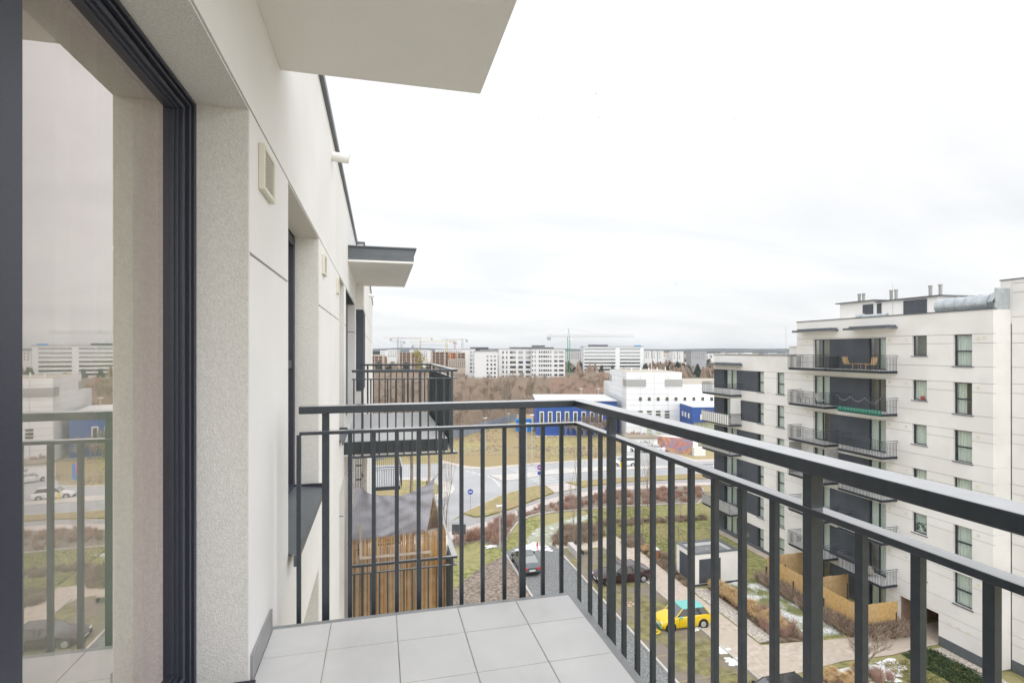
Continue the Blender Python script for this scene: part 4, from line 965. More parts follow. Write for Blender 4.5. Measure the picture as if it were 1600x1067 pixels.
# waste bin, electric cabinet
t=thing('waste_bin',(24.25,43.6,GZ),'brown wooden waste bin with a pale lid near the path','bin')
MB().box(24.0,24.5,43.35,43.85,GZ,GZ+.9).build('bin_body',mat('bin_wood',(.30,.13,.07),(.40,.19,.10),6),t); MB().box(23.97,24.53,43.32,43.88,GZ+.98,GZ+1.1).build('lid',WHITE,t); MB().box(24.02,24.06,43.4,43.8,GZ+.9,GZ+.98).build('lid_support',WHITE,t)
t=thing('concrete_bench',(17.9,46.8,GZ),'grey concrete block bench with an orange reflector beside the parking bays','bench')
MB().box(17.4,17.9,45.6,47.9,GZ,GZ+.75).build('block',CONC,t,bevel=.03); MB().box(18.3,19.2,46.3,46.8,GZ+.42,GZ+.5).build('seat',WOODP,t); MB().box(18.35,18.45,46.35,46.75,GZ,GZ+.42).build('leg',METAL,t); MB().box(19.05,19.15,46.35,46.75,GZ,GZ+.42).build('leg',METAL,t); MB().box(17.75,17.87,45.57,45.6,GZ+.2,GZ+.6).build('reflector',ORNG,t)
b=MB(); x,y=14.6,48.6
b.tube((x,y,GZ),(x,y,GZ+.5),.045,n=6).tube((x,y,GZ+.5),(x,y,GZ+.72),.09,.07,8).tube((x-.12,y,GZ+.42),(x+.12,y,GZ+.42),.04,n=6); tag(b.build('fire_hydrant',REDP),'red fire hydrant standing on the snow at the lane end','hydrant')
for (x,y,l) in ((18.3,33.9-1.0,'yellow hose coil on the ground in front of the yellow car'),):
    b=MB()
    for i in range(24):
        a0,a1=R(15*i),R(15*i+15); b.tube((18.0+.35*math.cos(a0),32.4+.22*math.sin(a0),GZ+.07),(18.0+.35*math.cos(a1),32.4+.22*math.sin(a1),GZ+.07),.05,n=5,caps=False)
    tag(b.build('hose_coil',YPAINT),l,'hose')
b=MB()
for i in range(9): x,y=18.1+random.uniform(-.3,.3),36.3+random.uniform(-.35,.35); b.box(x,x+.14,y,y+.1,GZ+.02,GZ+.10)
tag(b.build('litter_heap',mat('litter',(.7,.5,.4),None)),'small heap of pale rubble on the empty grass paver bay','rubble')
b=MB().tube((0,0,0),(0,0,1),.12,n=10); o=b.build('bollard',YPAINT); o.location=(*G(970,731),GZ); tag(o,'yellow bollard at the edge of the road near the white car','bollard')
# bay marker lines
for i in range(9): tag(strip([(16.6,22+i*2.6),(21.1,22+i*2.6)],  .07,'bay_line',mat('faded_bay_line',(.36,.32,.20),(.28,.25,.15),2),L5,.004,False),kind='structure')
# ---------------------------------------------------------------- cars
def car(name,label,x,y,rz,L_,Wd,H,paint,roof=None,style='hatch',group=None,mirror=None,bump=None):
    t=thing(name,(x,y,GZ),label,'car',group,rz=rz,off=(0,0,0))
    hw=Wd/2; roof=roof or paint
    if style=='hatch': st=[(0,.30,.52,.80),(.03,.22,.66,.90),(.10,.20,.76,.96),(.22,.19,.86,.99),(.30,.19,.93,1),(.60,.19,.95,1),(.88,.2,.97,.98),(.96,.24,.93,.94),(1,.32,.80,.88)]; gh=[.27,.43,.86,.965]; 
    else: st=[(0,.30,.50,.80),(.025,.22,.64,.90),(.09,.20,.74,.96),(.2,.19,.82,.99),(.30,.19,.90,1),(.60,.19,.92,1),(.80,.2,.94,.99),(.95,.24,.92,.93),(1,.34,.78,.86)]; gh=[.29,.44,.72,.86]
    b=MB(); secs=[]
    for (fx_,zb,zt,wf_) in st:
        xx=fx_*L_; w2=hw*wf_; zt*=H/1.42
        pts=[(xx,-w2*.90,zb),(xx,-w2,zb+.14),(xx,-w2,zt-.22),(xx,-w2*.965,zt-.06),(xx,-w2*.88,zt-.005),(xx,-w2*.5,zt+.025),(xx,w2*.5,zt+.025),(xx,w2*.88,zt-.005),(xx,w2*.965,zt-.06),(xx,w2,zt-.22),(xx,w2,zb+.14),(xx,w2*.90,zb)]
        k=len(b.v); b.v+=pts; secs.append(k)
    n=12
    for a,c in zip(secs,secs[1:]):
        for i in range(n): j=(i+1)%n; b.f.append((a+i,c+i,c+j,a+j)); b.mi.append(0)
    b.f.append(tuple(secs[0]+i for i in range(n))); b.f.append(tuple(secs[-1]+i for i in range(n))[::-1]); b.mi+=[0,0]
    o=b.build('body',paint,t,smooth=True,local=True)
    try: o.data.set_sharp_from_angle(angle=R(38))
    except Exception: pass
    zb_=.90*H/1.42; zr=H-.03; wi=hw*.90; wr=hw*.72
    A=[(gh[0]*L_,-wi,zb_),(gh[0]*L_,wi,zb_),(gh[3]*L_,wi,zb_+.02),(gh[3]*L_,-wi,zb_+.02)]; B=[(gh[1]*L_,-wr,zr),(gh[1]*L_,wr,zr),(gh[2]*L_,wr,zr),(gh[2]*L_,-wr,zr)]
    g=MB()
    g.poly([A[0],A[1],B[1],B[0]]).poly([A[1],A[2],B[2],B[1]]).poly([A[2],A[3],B[3],B[2]]).poly([A[3],A[0],B[0],B[3]]); g.build('windows',CARGL,t,local=True)
    r_=MB(); e=.04; P=[(B[0][0]-e,-wr*.6,zr),(B[0][0]+.02,-wr-e*.5,zr-.03),(B[2][0]-.02,-wr-e*.5,zr-.03),(B[2][0]+e,-wr*.6,zr),(B[2][0]+e,wr*.6,zr),(B[2][0]-.02,wr+e*.5,zr-.03),(B[0][0]+.02,wr+e*.5,zr-.03),(B[0][0]-e,wr*.6,zr)]
    k=len(r_.v); r_.v+=P+[(p[0]*.94+.06*(B[0][0]+B[2][0])/2,p[1]*.86,zr+.035) for p in P]
    for i in range(8): j=(i+1)%8; r_.f.append((k+i,k+j,k+8+j,k+8+i)); r_.mi.append(0)
    r_.f.append(tuple(k+8+i for i in range(8))); r_.mi.append(0); r_.build('roof',roof,t,local=True)
    p_=MB()
    for a,c in ((0,0),(1,1),(2,2),(3,3)): p_.tube(A[a],B[c],.035,.03,5)
    for sy,(q0,q1) in ((-1,(3,0)),(1,(2,1))):
        f0=.56 if style=='hatch' else .52
        for ff in ((f0,) if style=='hatch' else (f0,)):
            xa=ff*L_; p_.tube((xa,sy*wi,zb_),(xa+.03,sy*wr,zr),.03,.025,5)
    p_.build('pillars',paint,t,local=True)
    for sx in (.17,.815):
        for sy in (-1,1):
            xx=sx*L_; 
            MB().tube((xx,sy*(hw-.19),.31),(xx,sy*(hw+.004),.31),.37,n=20).build('wheel_arch',TYRE,t,local=True)
            w_=MB().tube((xx,sy*(hw-.16),.31),(xx,sy*(hw+.012),.31),.305,n=20).build('wheel',TYRE,t,local=True)
            MB().tube((xx,sy*(hw+.012),.31),(xx,sy*(hw+.026),.31),.20,.17,n=14).build('rim',RIM,w_,local=True)
    for sy in (-1,1):
        MB().box(.015,.10,sy*hw*.52,sy*hw*.84,.50*H/1.42,.63*H/1.42).build('headlight',mat('headlight_lens',(.75,.77,.80),None,rough=.1),t,bevel=.02,local=True)
        MB().box(L_*.975,L_*1.002,sy*hw*.48,sy*hw*.85,.62*H/1.42,.80*H/1.42).build('tail_light',REDP,t,bevel=.01,local=True)
        MB().box(gh[0]*L_+.25,gh[0]*L_+.42,sy*(hw+.0),sy*(hw+.15),zb_-.0,zb_+.12).build('side_mirror',mirror or TYRE,t,bevel=.02,local=True)
    MB().box(L_*.995,L_*1.01,-.26,.26,.50,.61).build('license_plate',WHITE,t,local=True); MB().box(-.012,.01,-.26,.26,.36,.46).build('license_plate',WHITE,t,local=True)
    MB().box(-.02,.06,-hw*.78,hw*.78,.22,.36).box(L_*.97,L_*1.005,-hw*.8,hw*.8,.28,.42).build('bumper',bump or TYRE,t,bevel=.02,local=True)
    ds=MB()
    for ff in (.33,.56,.78 if style!='hatch' else .56):
        for sy in (-1,1): ds.box(ff*L_,ff*L_+.012,sy*(hw-.01),sy*(hw+.003),.28,zb_-.02)
    ds.build('door_seam',TYRE,t,local=True)
    return t
def cpaint(n,c,r=.25): 
    m=mat(n,c,None,rough=r,spec=.6); m.node_tree.nodes['Principled BSDF'].inputs['Coat Weight'].default_value=.6; return m
TEAL=cpaint('teal_paint',(.12,.52,.47))
car('hatchback','bright yellow hatchback with a turquoise roof parked on the grass pavers',18.5,33.0,R(-2),3.72,1.63,1.42,cpaint('yellow_car_paint',(.80,.56,.01)),TEAL,'hatch',mirror=TEAL,bump=TEAL)
car('sedan','dark burgundy sedan parked in the bay beside the paved path',17.1,40.6,R(-1),4.8,1.82,1.43,cpaint('burgundy_paint',(.035,.010,.016),.15),None,'sedan')
car('sedan','dark grey sedan with red tail lights driving up the cobbled lane',12.45,47.3,R(-90),4.45,1.72,1.40,cpaint('grey_car_paint',(.10,.12,.13),.2),None,'sedan')
car('sedan','dark car in the nearest bay cut off by the bottom edge',18.2,23.9,R(0),4.5,1.78,1.45,cpaint('black_paint',(.03,.03,.035),.15),None,'hatch')
WP=cpaint('white_car_paint',(.72,.73,.74))
x,y=G(954,728); car('hatchback','white car driving on the road behind the yellow bollard',x,y,R(0)-T+R(4),4.3,1.75,1.5,WP,None,'hatch')
x,y=G(982,704); car('sedan','white car parked left in front of the pale kiosk',x,y,R(-40),4.2,1.75,1.45,WP,None,'hatch')
x,y=G(1004,704); car('sedan','white car parked right in front of the pale kiosk',x,y,R(-40),4.3,1.75,1.42,WP,None,'sedan')
# ---------------------------------------------------------------- camera-direction aligned block of buildings (their own grid is turned 14 degrees)
def rthing(name,u,d,label,cat,group=None): 
    x,y=W(u,d); return thing(name,(x,y,GZ),label,cat,group,rz=-T,off=(u,d,GZ))
cl_=rthing('panelled_building',30,116,'large white panel clad building with grey louvre bands behind the road','building')
ZA=-3.2; b=MB()
def clad(u0,u1,d,z0,z1,axis='u',rows=None,cols_=None,parent=cl_,m=PANEL,skip=()):
    nr=rows or max(1,round((z1-z0)/1.15)); nc=cols_ or max(1,round(abs(u1-u0)/2.9))
    for i in range(nr):
        for j in range(nc):
            za=z0+(z1-z0)*i/nr+.03; zb2=z0+(z1-z0)*(i+1)/nr-.03; ua=u0+(u1-u0)*j/nc+.03; ub2=u0+(u1-u0)*(j+1)/nc-.03
            if axis=='u': MB().box(ua,ub2,d-.08,d,za,zb2).build('panel',m,parent)
            else: MB().box(d-.08,d,ua,ub2,za,zb2).build('panel',m,parent)
MB().box(24.75,36.8,115.05,134,GZ,ZA-.1).box(24.75,36.8,134,143,GZ,-6.6).box(36.8,56,115.05,140,GZ,-5.85).build('core',mat('clad_joint',(.45,.47,.5),None),cl_)
clad(24.75,36.8,115.05,GZ,ZA,'u',12,4); clad(36.8,56,115.05,GZ,-5.8,'u',10,7); clad(115.05,134,24.75,GZ,ZA,'d',12,5); clad(134,143,24.75,GZ,-6.6,'d',9,2)
MB().box(25.0,36.6,115.3,133.8,ZA-.09,ZA-.02).box(36.9,56,115.3,139,-5.84,-5.8).build('roof',mat('gravel_roof',(.40,.36,.30),(.5,.46,.4),2),cl_)
MB().box(24.60,24.66,131.5,134.5,-6.2,-4.6).build('louvre_band',LOUV,cl_); MB().box(24.60,24.66,115.06,118,-6.35,-4.8).box(24.66,29.0,114.86,114.91,-6.35,-4.8).build('louvre_band',LOUV,cl_); MB().box(33.1,36.85,114.86,114.91,-6.35,-4.8).build('louvre_band',LOUV,cl_)
def wbox(parent,u0,u1,d,z0,z1,m=None,name='window'): return MB().box(u0,u1,d-.14,d-.09,z0,z1).build(name,m or CARGL,parent)
for i in range(9):
    u=(1000.5+13.9*i-800)/830*115; wbox(cl_,u-.3,u+.3,115.0,1.39-(626-548)/830*115,1.39-(620.5-548)/830*115)
for i in range(4):
    u=(1000.5+13.9*i-800)/830*115
    for (a,c) in ((641.5,644),(646,649),(650.5,653)): wbox(cl_,u-.5,u+.5,115.0,1.39-(c-548)/830*115,1.39-(a-548)/830*115)
    for (a,c) in ((666,670),(671,674),(675.5,678)):
        if i in(1,2): wbox(cl_,u-.5,u+.5,115.0,1.39-(c-548)/830*115,1.39-(a-548)/830*115,GLOW)
for i in range(5): b2=MB().tube((27+i*2.2,120+i,ZA),(27+i*2.2,120+i,ZA+.8),.12,n=6); b2.build('roof_vent',WHITE,cl_)
MB().tube((31,118,ZA),(31,118,ZA+3),.06,n=5).build('mast',WHITE,cl_)
bb=rthing('blue_annex',38.5,110,'royal blue clad annex with three small white windows attached to the white building','building')
MB().box(36.3,44,107,115,-13,-10.0).box(36.3,36.6,107,115,GZ,-13).build('cladding',BLUE,bb)
MB().box(37,44,108.2,114.9,GZ,-13.02).build('glazed_base',GLOW,bb)
MB().box(36.5,43.8,107.2,114.8,-9.99,-9.93).build('roof',ROOFW,bb)
for (p0) in (108.5,110.6,112.4): w_=MB().box(36.2,36.27,p0,p0+.8,-12.4,-11.4).build('window',WHITE,bb)
w_=MB().box(37.9,38.9,106.9,106.97,-12.5,-11.4).build('window_frame',WHITE,bb); MB().box(38.15,38.65,106.86,106.89,-12.25,-11.65).build('pane',DARK,w_)
for i in range(6): MB().box(38+i*1,38.06+i*1,108.12,108.18,GZ,-13.1).build('mullion',WHITE,bb)
bl=rthing('blue_building',12,119,'long low royal blue building with a pale roof and white slot windows behind the meadow','building')
MB().box(5.5,23.5,119,136,GZ,-9.9).build('walls',BLUE,bl); MB().box(5.3,23.6,118.8,136.2,-9.9,-9.75).build('roof',ROOFW,bl)
MB().box(5.45,5.5,119.1,136,GZ,-10).build('side_wall',mat('blue_pale_wall',(.12,.16,.42),None),bl)
for i in range(8):
    u=(846.5+13.1*i-800)/830*119; 
    if u>22.8: break
    f_=MB().box(u-.5,u-.34,118.85,118.99,-14.9,-12.2).box(u+.34,u+.5,118.85,118.99,-14.9,-12.2).box(u-.34,u+.34,118.85,118.99,-14.9,-14.7).box(u-.34,u+.34,118.85,118.99,-12.4,-12.2).build('window_frame',WHITE,bl)
    MB().box(u-.34,u+.34,118.92,118.97,-14.7,-12.4).build('pane',CARGL,f_)
tag(strip([W(5,118.2),W(24,118.2)],1.4,'pavement',CONC,L4,0,False),kind='structure')
cb_=rthing('blue_container',1.8,125,'bright blue container hut at the end of the grey fence','hut'); MB().box(.9,4.6,125,128,GZ,-15.0).build('walls',CYAN,cb_); MB().box(.8,4.7,124.9,128.1,-15.0,-14.9).build('roof',CYAN,cb_)
# white blue-ish red bush etc on front; shrubs before blue building
for i in range(16):
    u=rt.uniform(9,23); x,y=W(u,rt.uniform(116.2,117.8)); tree(x,y,rt.uniform(.4,.6),rt.randrange(4),'bare shrub tree in front of the blue building wall','bare shrubs in front of the blue building','shrub_tree',crown=TWIG)
for i in range(5):
    x,y=W(24.6+i*.8,112+i*.1); tree(x,y,.25,rt.randrange(4),'small reddish bush against the white building','small bushes against the white building','shrub_tree',crown=RTWIG)
# kiosk, graffiti wall
ks=rthing('kiosk',25,101,'pale flat roofed kiosk with black scribbles beside the parked cars','hut')
MB().box(21.7,27.4,100,103,GZ,-15.1).build('walls',WHITE,ks); MB().box(21.4,27.6,99.7,103.3,-15.1,-14.85).build('roof',mat('kiosk_roof',(.30,.26,.20),None),ks)
b=MB(); rr=random.Random(9); px_=24.2; pz=-15.6
for i in range(26):
    qx=px_+rr.uniform(-.05,.22); qz=-15.75+rr.uniform(-.35,.3); b.tube((px_,99.97,pz),(qx,99.97,qz),.025,n=4); px_,pz=qx,qz
b.build('scribble',DARK,ks)
gw=rthing('graffiti_wall',31,99,'curved wall sprayed with orange, red and blue colour patches','wall')
gm=bpy.data.materials.new('spray_paint'); gm.use_nodes=True; t_=gm.node_tree; bs=t_.nodes['Principled BSDF']; nn=t_.nodes.new('ShaderNodeTexNoise'); nn.inputs['Scale'].default_value=.55; nn.inputs['Detail'].default_value=6; nn.inputs['Distortion'].default_value=1.5
tcx=t_.nodes.new('ShaderNodeTexCoord'); t_.links.new(tcx.outputs['Object'],nn.inputs['Vector']); rmp=t_.nodes.new('ShaderNodeValToRGB'); t_.links.new(nn.outputs[0],rmp.inputs[0]); t_.links.new(rmp.outputs[0],bs.inputs['Base Color'])
cols_=[(.30,(.22,.22,.36)),(.42,(.34,.30,.38)),(.48,(.50,.18,.17)),(.55,(.56,.34,.18)),(.62,(.55,.42,.24)),(.72,(.45,.26,.28))]
rmp.color_ramp.elements[0].position=cols_[0][0]; rmp.color_ramp.elements[0].color=(*cols_[0][1],1); rmp.color_ramp.elements[1].position=cols_[-1][0]; rmp.color_ramp.elements[1].color=(*cols_[-1][1],1)
for p,c in cols_[1:-1]: e=rmp.color_ramp.elements.new(p); e.color=(*c,1)
b=MB(); PP=[(27.4,101),(29,99.5),(31,98.2),(33,97.2),(33.6,98),(31.6,100.6),(30,102)]; b.prism(PP,GZ,-14.8); b.build('curved_wall',gm,gw); MB().prism([(27.6,101.2),(29.1,99.9),(31,98.7),(32.7,97.8),(32.9,98.3),(31.3,100.3),(29.9,101.6)],-14.79,-14.74).build('wall_top',ROOFW,gw)
wb=rthing('white_cabinet',33.5,96.5,'white block cabinet at the right end of the graffiti wall','cabinet'); MB().box(32.9,35.0,96,97.1,GZ,-16.2).box(33.1,34.0,97.15,98.6,GZ,-15.2).build('body',WHITE,wb); MB().box(32.85,35.05,95.95,97.12,-16.2,-16.1).build('lid',WHITE,wb)
ba=rthing('banner',18.2,97,'small pink and blue banner board by the parking entrance','banner'); MB().box(17.8,18.5,96.9,97,-17.2,-14.9).build('blue_sheet',CYAN,ba); MB().box(17.78,18.1,96.85,96.89,-16.5,-14.9).build('pink_sheet',mat('pink_print',(.7,.15,.3),None),ba); MB().box(17.75,17.8,96.9,97,GZ,-14.8).build('post',METAL,ba)
# mesh fence across the meadow
mf=rthing('mesh_fence',0,97,'thin green mesh fence crossing the dry meadow','fence')
for i in range(14):
    u=-13+2.5*i; MB().box(u-.03,u+.03,96.2,96.26,GZ,GZ+1.5).build('post',GREENC if i%3==0 else GREYC,mf)
b=MB()
for i in range(4): b.box(-13,19.5,96.225,96.235,GZ+.1+.45*i,GZ+.12+.45*i)
for i in range(162): b.box(-13+.2*i,-12.99+.2*i,96.22,96.23,GZ+.1,GZ+1.45)
tag(b.build('mesh',GREYC,mf),kind='stuff')
wf_=rthing('grey_panel_fence',-6,130,'blue grey panel fence along the edge of the wood','fence')
def inv(px,py): d=19*830/(py-548); return ((px-800)/830*d,d)
pts=[inv(560,728),inv(690,691),inv(740,677),inv(806,658)]
FB=mat('fence_bluegrey',(.20,.23,.29),(.27,.30,.36),1,.8)
for (a,c) in zip(pts,pts[1:]):
    Ln=math.hypot(c[0]-a[0],c[1]-a[1]); n=max(1,int(Ln/2.4))
    for i in range(n):
        s,s2=i/n,(i+.96)/n; p=(a[0]+(c[0]-a[0])*s,a[1]+(c[1]-a[1])*s); q=(a[0]+(c[0]-a[0])*s2,a[1]+(c[1]-a[1])*s2)
        MB().prism([p,q,(q[0],q[1]+.1),(p[0],p[1]+.1)],GZ+.1,GZ+2.0).build('fence_panel',FB,wf_)
# ---------------------------------------------------------------- far buildings
def far_block(name,u0,u1,d,dep,ztop,label,m,windows=(),base=GZ,cat='building',extra=None,grp=None):
    t=rthing(name,(u0+u1)/2,d,label,cat,grp)
    MB().box(u0,u1,d,d+dep,base,ztop).build('walls',m,t); MB().box(u0-.3,u1+.3,d-.3,d+dep+.3,ztop,ztop+.4).build('roof',LOUV,t)
    cache={}
    for (a,b2,z0,z1) in windows:
        key=(round(b2-a,1),round(z1-z0,1))
        if key not in cache: 
            o=MB().box(0,b2-a,-.25,-.02,0,z1-z0).build('window',CARGL,t,local=True); o.location=(a-(u0+u1)/2,0,z0-GZ); cache[key]=o
        else: share(cache[key],'window',t,(a-(u0+u1)/2,0,z0-GZ))
    return t
def P2(px,py,d): return ((px-800)/830*d, EZ-(py-548)/830*d)
WF=mat('far_white_render',(.72,.72,.72),None,rough=.9)
def gridw(d,xs,ys,wpx,hpx):
    res=[]
    for y in ys:
        for x,wp in ([(x,wpx) for x in xs] if not isinstance(xs[0],tuple) else xs):
            a,z1=P2(x,y,d); b2,z0=P2(x+wp,y+hpx,d); res.append((a,b2,z0,z1))
    return res
d=355
t=far_block('apartment_block',P2(779,0,d)[0],P2(830,0,d)[0],d,16,P2(0,545.5,d)[1],'white apartment block with beige striped balconies, left half of the long terrace',WF,gridw(d,[(785,2.2),(791,1.8),(797,9),(810,7),(821.5,7)],[548.5,556.5,564,571.5,579,586.5],0,3.6))
t=far_block('apartment_block',P2(830.2,0,d)[0],P2(882,0,d)[0],d-4,16,P2(0,545.5,d)[1],'white apartment block with rows of dark windows, right half of the long terrace',WF,gridw(d-4,[(831.5,1.3),(835.5,1.3),(842,2),(845.5,2),(849,3),(853,2),(856,2),(859.5,2),(866,5),(873.5,7)],[548.5,555.5,562.5,569.5,577,584],0,2.8))
t=far_block('apartment_block',P2(728,0,d)[0],P2(743,0,d)[0],d-4,18,P2(0,545.5,d)[1],'narrow white apartment tower left of the wooded gap',WF,gridw(d-4,[(734.5,2.6),(740,1)],[548.5,554,560.5,567,573,579],0,2.8))
t=far_block('apartment_block',P2(743.5,0,d)[0],P2(778,0,d)[0],d-14,18,P2(0,549,d)[1],'white apartment block with beige side wall, middle of the left cluster',WF,gridw(d-14,[(760.5,2.6),(766.5,2.6),(772,2.6)],[555,561.5,568,574.5,581,587],0,2.8))
for (x0,x1,y,dd) in ((796,866,543,355),(832,852,540,356),(734,762,543,351),(750,770,547.5,341)):
    u0,z1=P2(x0,y,dd); u1,_=P2(x1,y,dd); far_block('roof_storey',u0,u1,dd+4,8,z1,'set back dark roof storey on a white apartment block around x %s'%('centre' if x0==796 else 'upper centre' if x0==832 else 'left tower' if x0==734 else 'left cluster'),GREYW,base=z1-2.2,cat='rooftop')
d=450
fwins=[]
for y in (544,549.5,554.8,560.3,565.7,571,576): 
    a,z1=P2(913,y,d); b2,z0=P2(961.5,y+2.3,d); fwins.append((a,b2,z0,z1)); a,_=P2(968.5,y,d); b2,_=P2(1000,y,d); fwins.append((a,b2,z0,z1))
t=far_block('office_building',P2(912,0,d)[0],P2(1006,0,d)[0],d,20,P2(0,541.8,d)[1],'white office building with long dark ribbon windows and a blue roof sign',PANEL,fwins)
a,z0=P2(922,541.5,d); b2,z1=P2(951,538.6,d); MB().box(a,b2,d+3,d+12,z0,z1).build('roof_storey',GREYW,t)
a,z0=P2(991,541.4,d); b2,z1=P2(1001.5,539.4,d); MB().box(a,b2,d-.4,d+.2,z0+.1,z1).build('roof_sign',mat('sky_blue_sign',(.05,.35,.75),None),t)
# construction site blocks
def constr(x0,x1,ytop,ybot,d,label,rows,cw=3.2,m=BRK):
    u0,zt=P2(x0,ytop,d); u1,_=P2(x1,ytop,d); t=rthing('construction_block',(u0+u1)/2,d,label,'building')
    MB().box(u0,u1,d+2,d+14,GZ,zt-.3).build('inner_walls',BROWNW,t); b=MB(); H=zt-GZ
    for i in range(rows+1): b.box(u0,u1,d,d+2,GZ+H*i/rows-.35,GZ+H*i/rows)
    n=int((u1-u0)/cw)
    for i in range(n+1): x=u0+(u1-u0-.5)*i/n; b.box(x,x+.5 if i%3 else x+1.6,d+.1,d+1.9,GZ,zt)
    b.build('concrete_frame',m,t)
constr(560,598,556,0,430,'unfinished concrete block farthest left behind the railing',6)
constr(622,654,550.5,0,440,'unfinished brown concrete block left of the yellow green tree',7)
constr(673,701,550,0,440,'unfinished brown concrete block right of the yellow green tree',7)
constr(702,712,551,0,435,'narrow block with orange scaffold beside the concrete blocks',7,2.5,ORNG)
constr(713,727,551,0,436,'brown block next to the narrow white apartment tower',7)
for i,(x0,x1,y,dd,m,l) in enumerate(((575,594,548.5,700,HILL,'dark distant block at the far left skyline'),(594,605,547.5,690,WF,'small pale distant block left of the cranes'),(605,622,546,640,WF,'white distant block below the tallest left crane'),(640,672,546.5,560,WF,'pale roofline behind the unfinished blocks'),(680,727,546,570,WF,'long pale roofline with dark roof boxes'),(700,742,562,400,BRK,'low grey brown block beside the white tower'),(1007,1018,548,520,WF,'first pale block right of the office building'),(1019.5,1027,548,520,WF,'second pale block right of the office building'),(1028,1037,548,521,WF,'third pale block right of the office building'),(1051,1058,549,560,WF,'narrow pale block among the brown trees'),(1059,1068,549,560,WF,'pale block between brown trees and grey building'),(1080,1104,549,420,mat('grey_block_wall',(.40,.40,.42),None),'grey block with dark top storey near the evergreens'),(884,912,549,620,mat('pale_grey_wall',(.55,.54,.53),None),'pale grey housing row behind the green crane'))):
    wn=gridw(dd,[(x0+2+3.4*k,1.4) for k in range(max(1,int((x1-x0-3)/3.4)))],[y+2.5,y+6,y+9.5],0,1.7) if m is not HILL else []
    u0,z1=P2(x0,y,dd); u1,_=P2(x1,y,dd); far_block('distant_block',u0,u1,dd,12,z1,l,m,wn)
# cranes
def crane(px,ytop,yj,xl,xr,d,m,label,sc_=1):
    u,zt=P2(px,ytop,d); _,zj=P2(px,yj,d); ul,_=P2(xl,yj,d); ur,_=P2(xr,yj,d); t=rthing('tower_crane',u,d,label,'crane'); w2=.9*sc_
    b=MB(); n=int((zj-GZ)/3)
    for sx in (-w2,w2):
        for sy in (-w2,w2): b.tube((u+sx,d+sy,GZ),(u+sx,d+sy,zj),.16*sc_,n=4,caps=False)
    for i in range(n):
        z0=GZ+3*i; s=1 if i%2 else -1
        b.tube((u-s*w2,d-w2,z0),(u+s*w2,d-w2,z0+3),.12*sc_,n=3,caps=False); b.tube((u-w2,d-s*w2,z0),(u-w2,d+s*w2,z0+3),.12*sc_,n=3,caps=False); b.tube((u-w2,d-w2,z0),(u+w2,d-w2,z0),.12*sc_,n=3,caps=False)
    b.build('mast',m,t)
    j=MB(); 
    j.tube((ul,d-.7,zj),(ur,d-.7,zj),.14*sc_,n=4).tube((ul,d+.7,zj),(ur,d+.7,zj),.14*sc_,n=4).tube((ul,d,zj+1.3),(ur,d,zj+1.3),.12*sc_,n=4)
    k=int((ur-ul)/2.5)
    for i in range(k): a=ul+(ur-ul)*i/k; c=ul+(ur-ul)*(i+1)/k; j.tube((a,d-.7,zj),((a+c)/2,d,zj+1.3),.07*sc_,n=3,caps=False).tube(((a+c)/2,d,zj+1.3),(c,d-.7,zj),.07*sc_,n=3,caps=False)
    j.build('jib',GREYC if m is GREENC else m,t)
    h=MB(); h.tube((u-.6,d,zj),(u,d,zt),.2*sc_,.12,4).tube((u+.6,d,zj),(u,d,zt),.2*sc_,.12,4); h.tube((u,d,zt),((ul if abs(u-ul)>abs(ur-u) else ur)*.6+u*.4,d,zj+1.3),.05*sc_,n=3); h.tube((u,d,zt),((ul if abs(u-ul)<abs(ur-u) else ur),d,zj+1.3),.05*sc_,n=3); h.build('tower_head',GREYC,t)
    s=ul if abs(u-ul)<abs(ur-u) else ur; sg=1 if s<u else -1
    MB().box(s,s+sg*2.5,d-.8,d+.8,zj-2.2,zj-.2).build('counterweight',GREYC,t); MB().box(u+w2,u+w2+1.5,d-.8,d+.8,zj-2.4,zj-.1).build('cab',WHITE,t)
crane(888.5,513,526.5,855,990,372,GREENC,'tall crane with green mast beside the white apartment terrace',.9)
crane(622,528,529.5,609,657,640,GREYC,'tallest grey crane in the left cluster',1.0)
crane(627.5,533,534,612,633,650,GREYC,'short jib grey crane just right of the tallest left crane',1.0)
crane(657,535,540,643,700,600,GREYC,'grey crane over the yellow green tree',.9)
crane(698,528,534,640,712,560,mat('yellow_crane_paint',(.55,.42,.12),None),'yellow mast crane over the concrete blocks',.9)
crane(710.5,534,534.6,700,714,600,REDC,'small red crane beside the yellow mast crane',.8)
crane(722.5,530,531.3,690,731,610,GREYC,'grey crane rightmost in the left cluster above the white tower',.9)
crane(657,528,528.6,600,676,760,REDC,'distant thin red crane with the highest faint jib',.5)
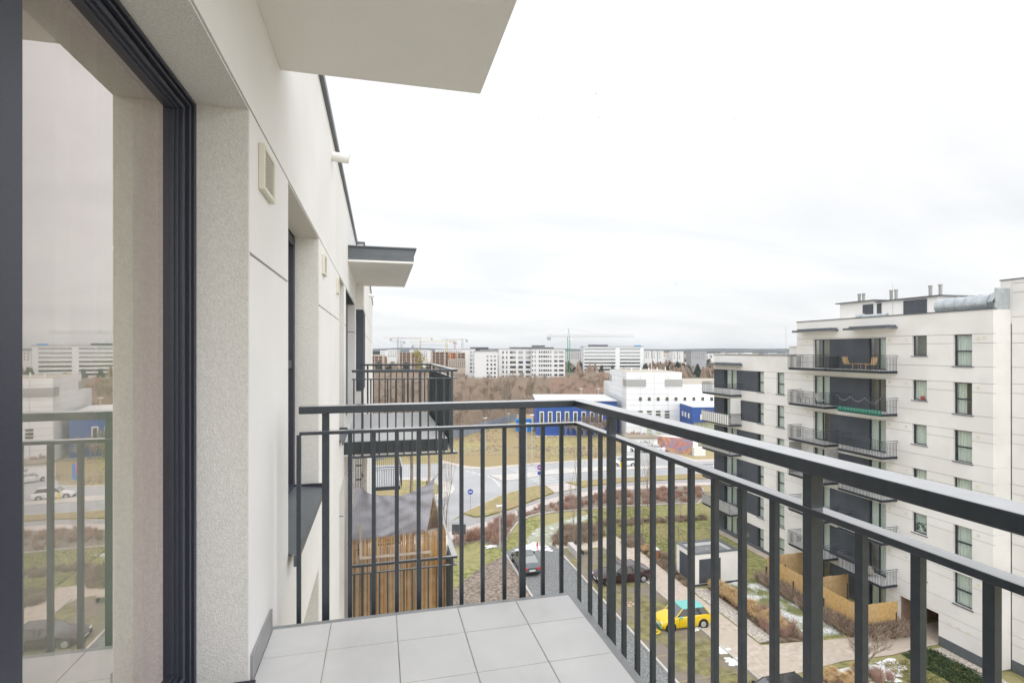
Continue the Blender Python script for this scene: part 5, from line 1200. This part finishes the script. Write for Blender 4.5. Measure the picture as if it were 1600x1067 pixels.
# distant town + woods
rr=random.Random(77); b=MB(); bw=MB(); bd=MB()
for i in range(520):
    d=rr.uniform(560,1900); u=rr.uniform(-.5,.95)*d; x,y=W(u,d); ww=rr.uniform(8,34); hh=rr.uniform(5,15); 
    [b,bw,bd][rr.randrange(3)].box(x,x+ww,y,y+12,GZ,GZ+hh)
tag(b.build('distant_town',WF),'pale distant houses of the town on the plain',None,None,'stuff'); tag(bw.build('distant_town',BRK),'beige distant houses of the town on the plain',None,None,'stuff'); tag(bd.build('distant_town',GREYC),'grey distant houses of the town on the plain',None,None,'stuff')
b=MB(); b3=MB()
for i in range(9000):
    d=rr.uniform(340,2300)**1; u=rr.uniform(-.45,.95)*d; px=800+830*u/d
    if d<420 and px<1006: continue
    x,y=W(u,d); h=rr.uniform(4,11); r=rr.uniform(2,5)
    tgt=b if rr.random()<.75 else b3
    for k in range(4):
        a=rr.uniform(0,6.28); tgt.poly([(x+r*math.cos(a),y+r*math.sin(a),GZ+rr.uniform(0,2)),(x-r*math.cos(a),y-r*math.sin(a),GZ+rr.uniform(0,2)),(x+rr.uniform(-1,1),y,GZ+h)])
tag(b.build('distant_wood',BTWIG),'brown leafless distant trees on the plain',None,None,'stuff'); tag(b3.build('distant_wood',HILL),'dark distant conifers on the plain',None,None,'stuff')
# red hedge band on the right
for nm,x0,x1,y0,y1,m,h,l in (('red_hedge',1078,1250,583,585,RTWIG,5,'long reddish hedge band beyond the white building'),('green_hedge',1095,1250,589,591,EVER,3,'dark green hedge band beyond the white building')):
    b=MB(); 
    for i in range(2600):
        px,py=rr.uniform(x0,x1),rr.uniform(y0,y1); x,y=G(px,py); b.poly([(x-.5,y,GZ),(x+.5,y,GZ),(x+rr.uniform(-.6,.6),y,GZ+h*rr.uniform(.6,1))])
    tag(b.build(nm,m),l,None,None,'stuff')
# horizon ridge
b=MB(); n=90; rr=random.Random(4)
for (dd,base,amp,sd_) in ((3000,16,6,1),(4200,34,10,2)):
    pr=None
    for i in range(n+1):
        u=-2600+5600*i/n; x,y=W(u*dd/3000,dd); h=GZ+base+amp*noise.noise(Vector((i*.17,sd_*3,0)))*1.3+rr.uniform(0,1.5)
        cu_=((x,y,GZ-2),(x,y,h),(x+150*S_,y+150*C_,h),(x+400*S_,y+400*C_,GZ-2))
        if pr: b.poly([pr[0],cu_[0],cu_[1],pr[1]]); b.poly([pr[1],cu_[1],cu_[2],pr[2]]); b.poly([pr[2],cu_[2],cu_[3],pr[3]])
        pr=cu_
tag(b.build('hills',HILL),kind='structure')
# birds
for i,(px,py) in enumerate(((842,185),(937,184),(1148,186),(931,147),(1056,444))):
    d=60; u=(px-800)/830*d; zz=EZ+(548-py)/830*d; x,y=W(u,d); b=MB(); b.tube((-.09,0,0),(.09,0,.01),.02,.008,5); b.poly([(0,-.02,.01),(.02,.02,.01),(-.10,.16,.05),(-.12,.14,.05)]); b.poly([(0,.02,.01),(.02,-.02,.01),(-.1,-.16,.05),(-.12,-.14,.05)])
    o=b.build('bird',DARK); o.location=(x,y,zz); tag(o,'tiny dark bird in the cloudy sky, %s'%['leftmost','just right of centre','far right','highest','lowest, near the horizon'][i],'bird','birds in the sky')
# ---------------------------------------------------------------- haze
hz=MB().box(-5200,6200,-60,5400,GZ-1,60).build('haze',DARK); hz.data.materials.clear()
hm_=bpy.data.materials.new('haze_air'); hm_.use_nodes=True; t_=hm_.node_tree; t_.nodes.clear(); oo=t_.nodes.new('ShaderNodeOutputMaterial'); pv=t_.nodes.new('ShaderNodeVolumePrincipled'); pv.inputs['Density'].default_value=.00012; pv.inputs['Color'].default_value=(.80,.87,.95,1); t_.links.new(pv.outputs[0],oo.inputs['Volume'])
hz.data.materials.append(hm_); tag(hz,kind='stuff'); hz['label']='thin pale haze over the plain'
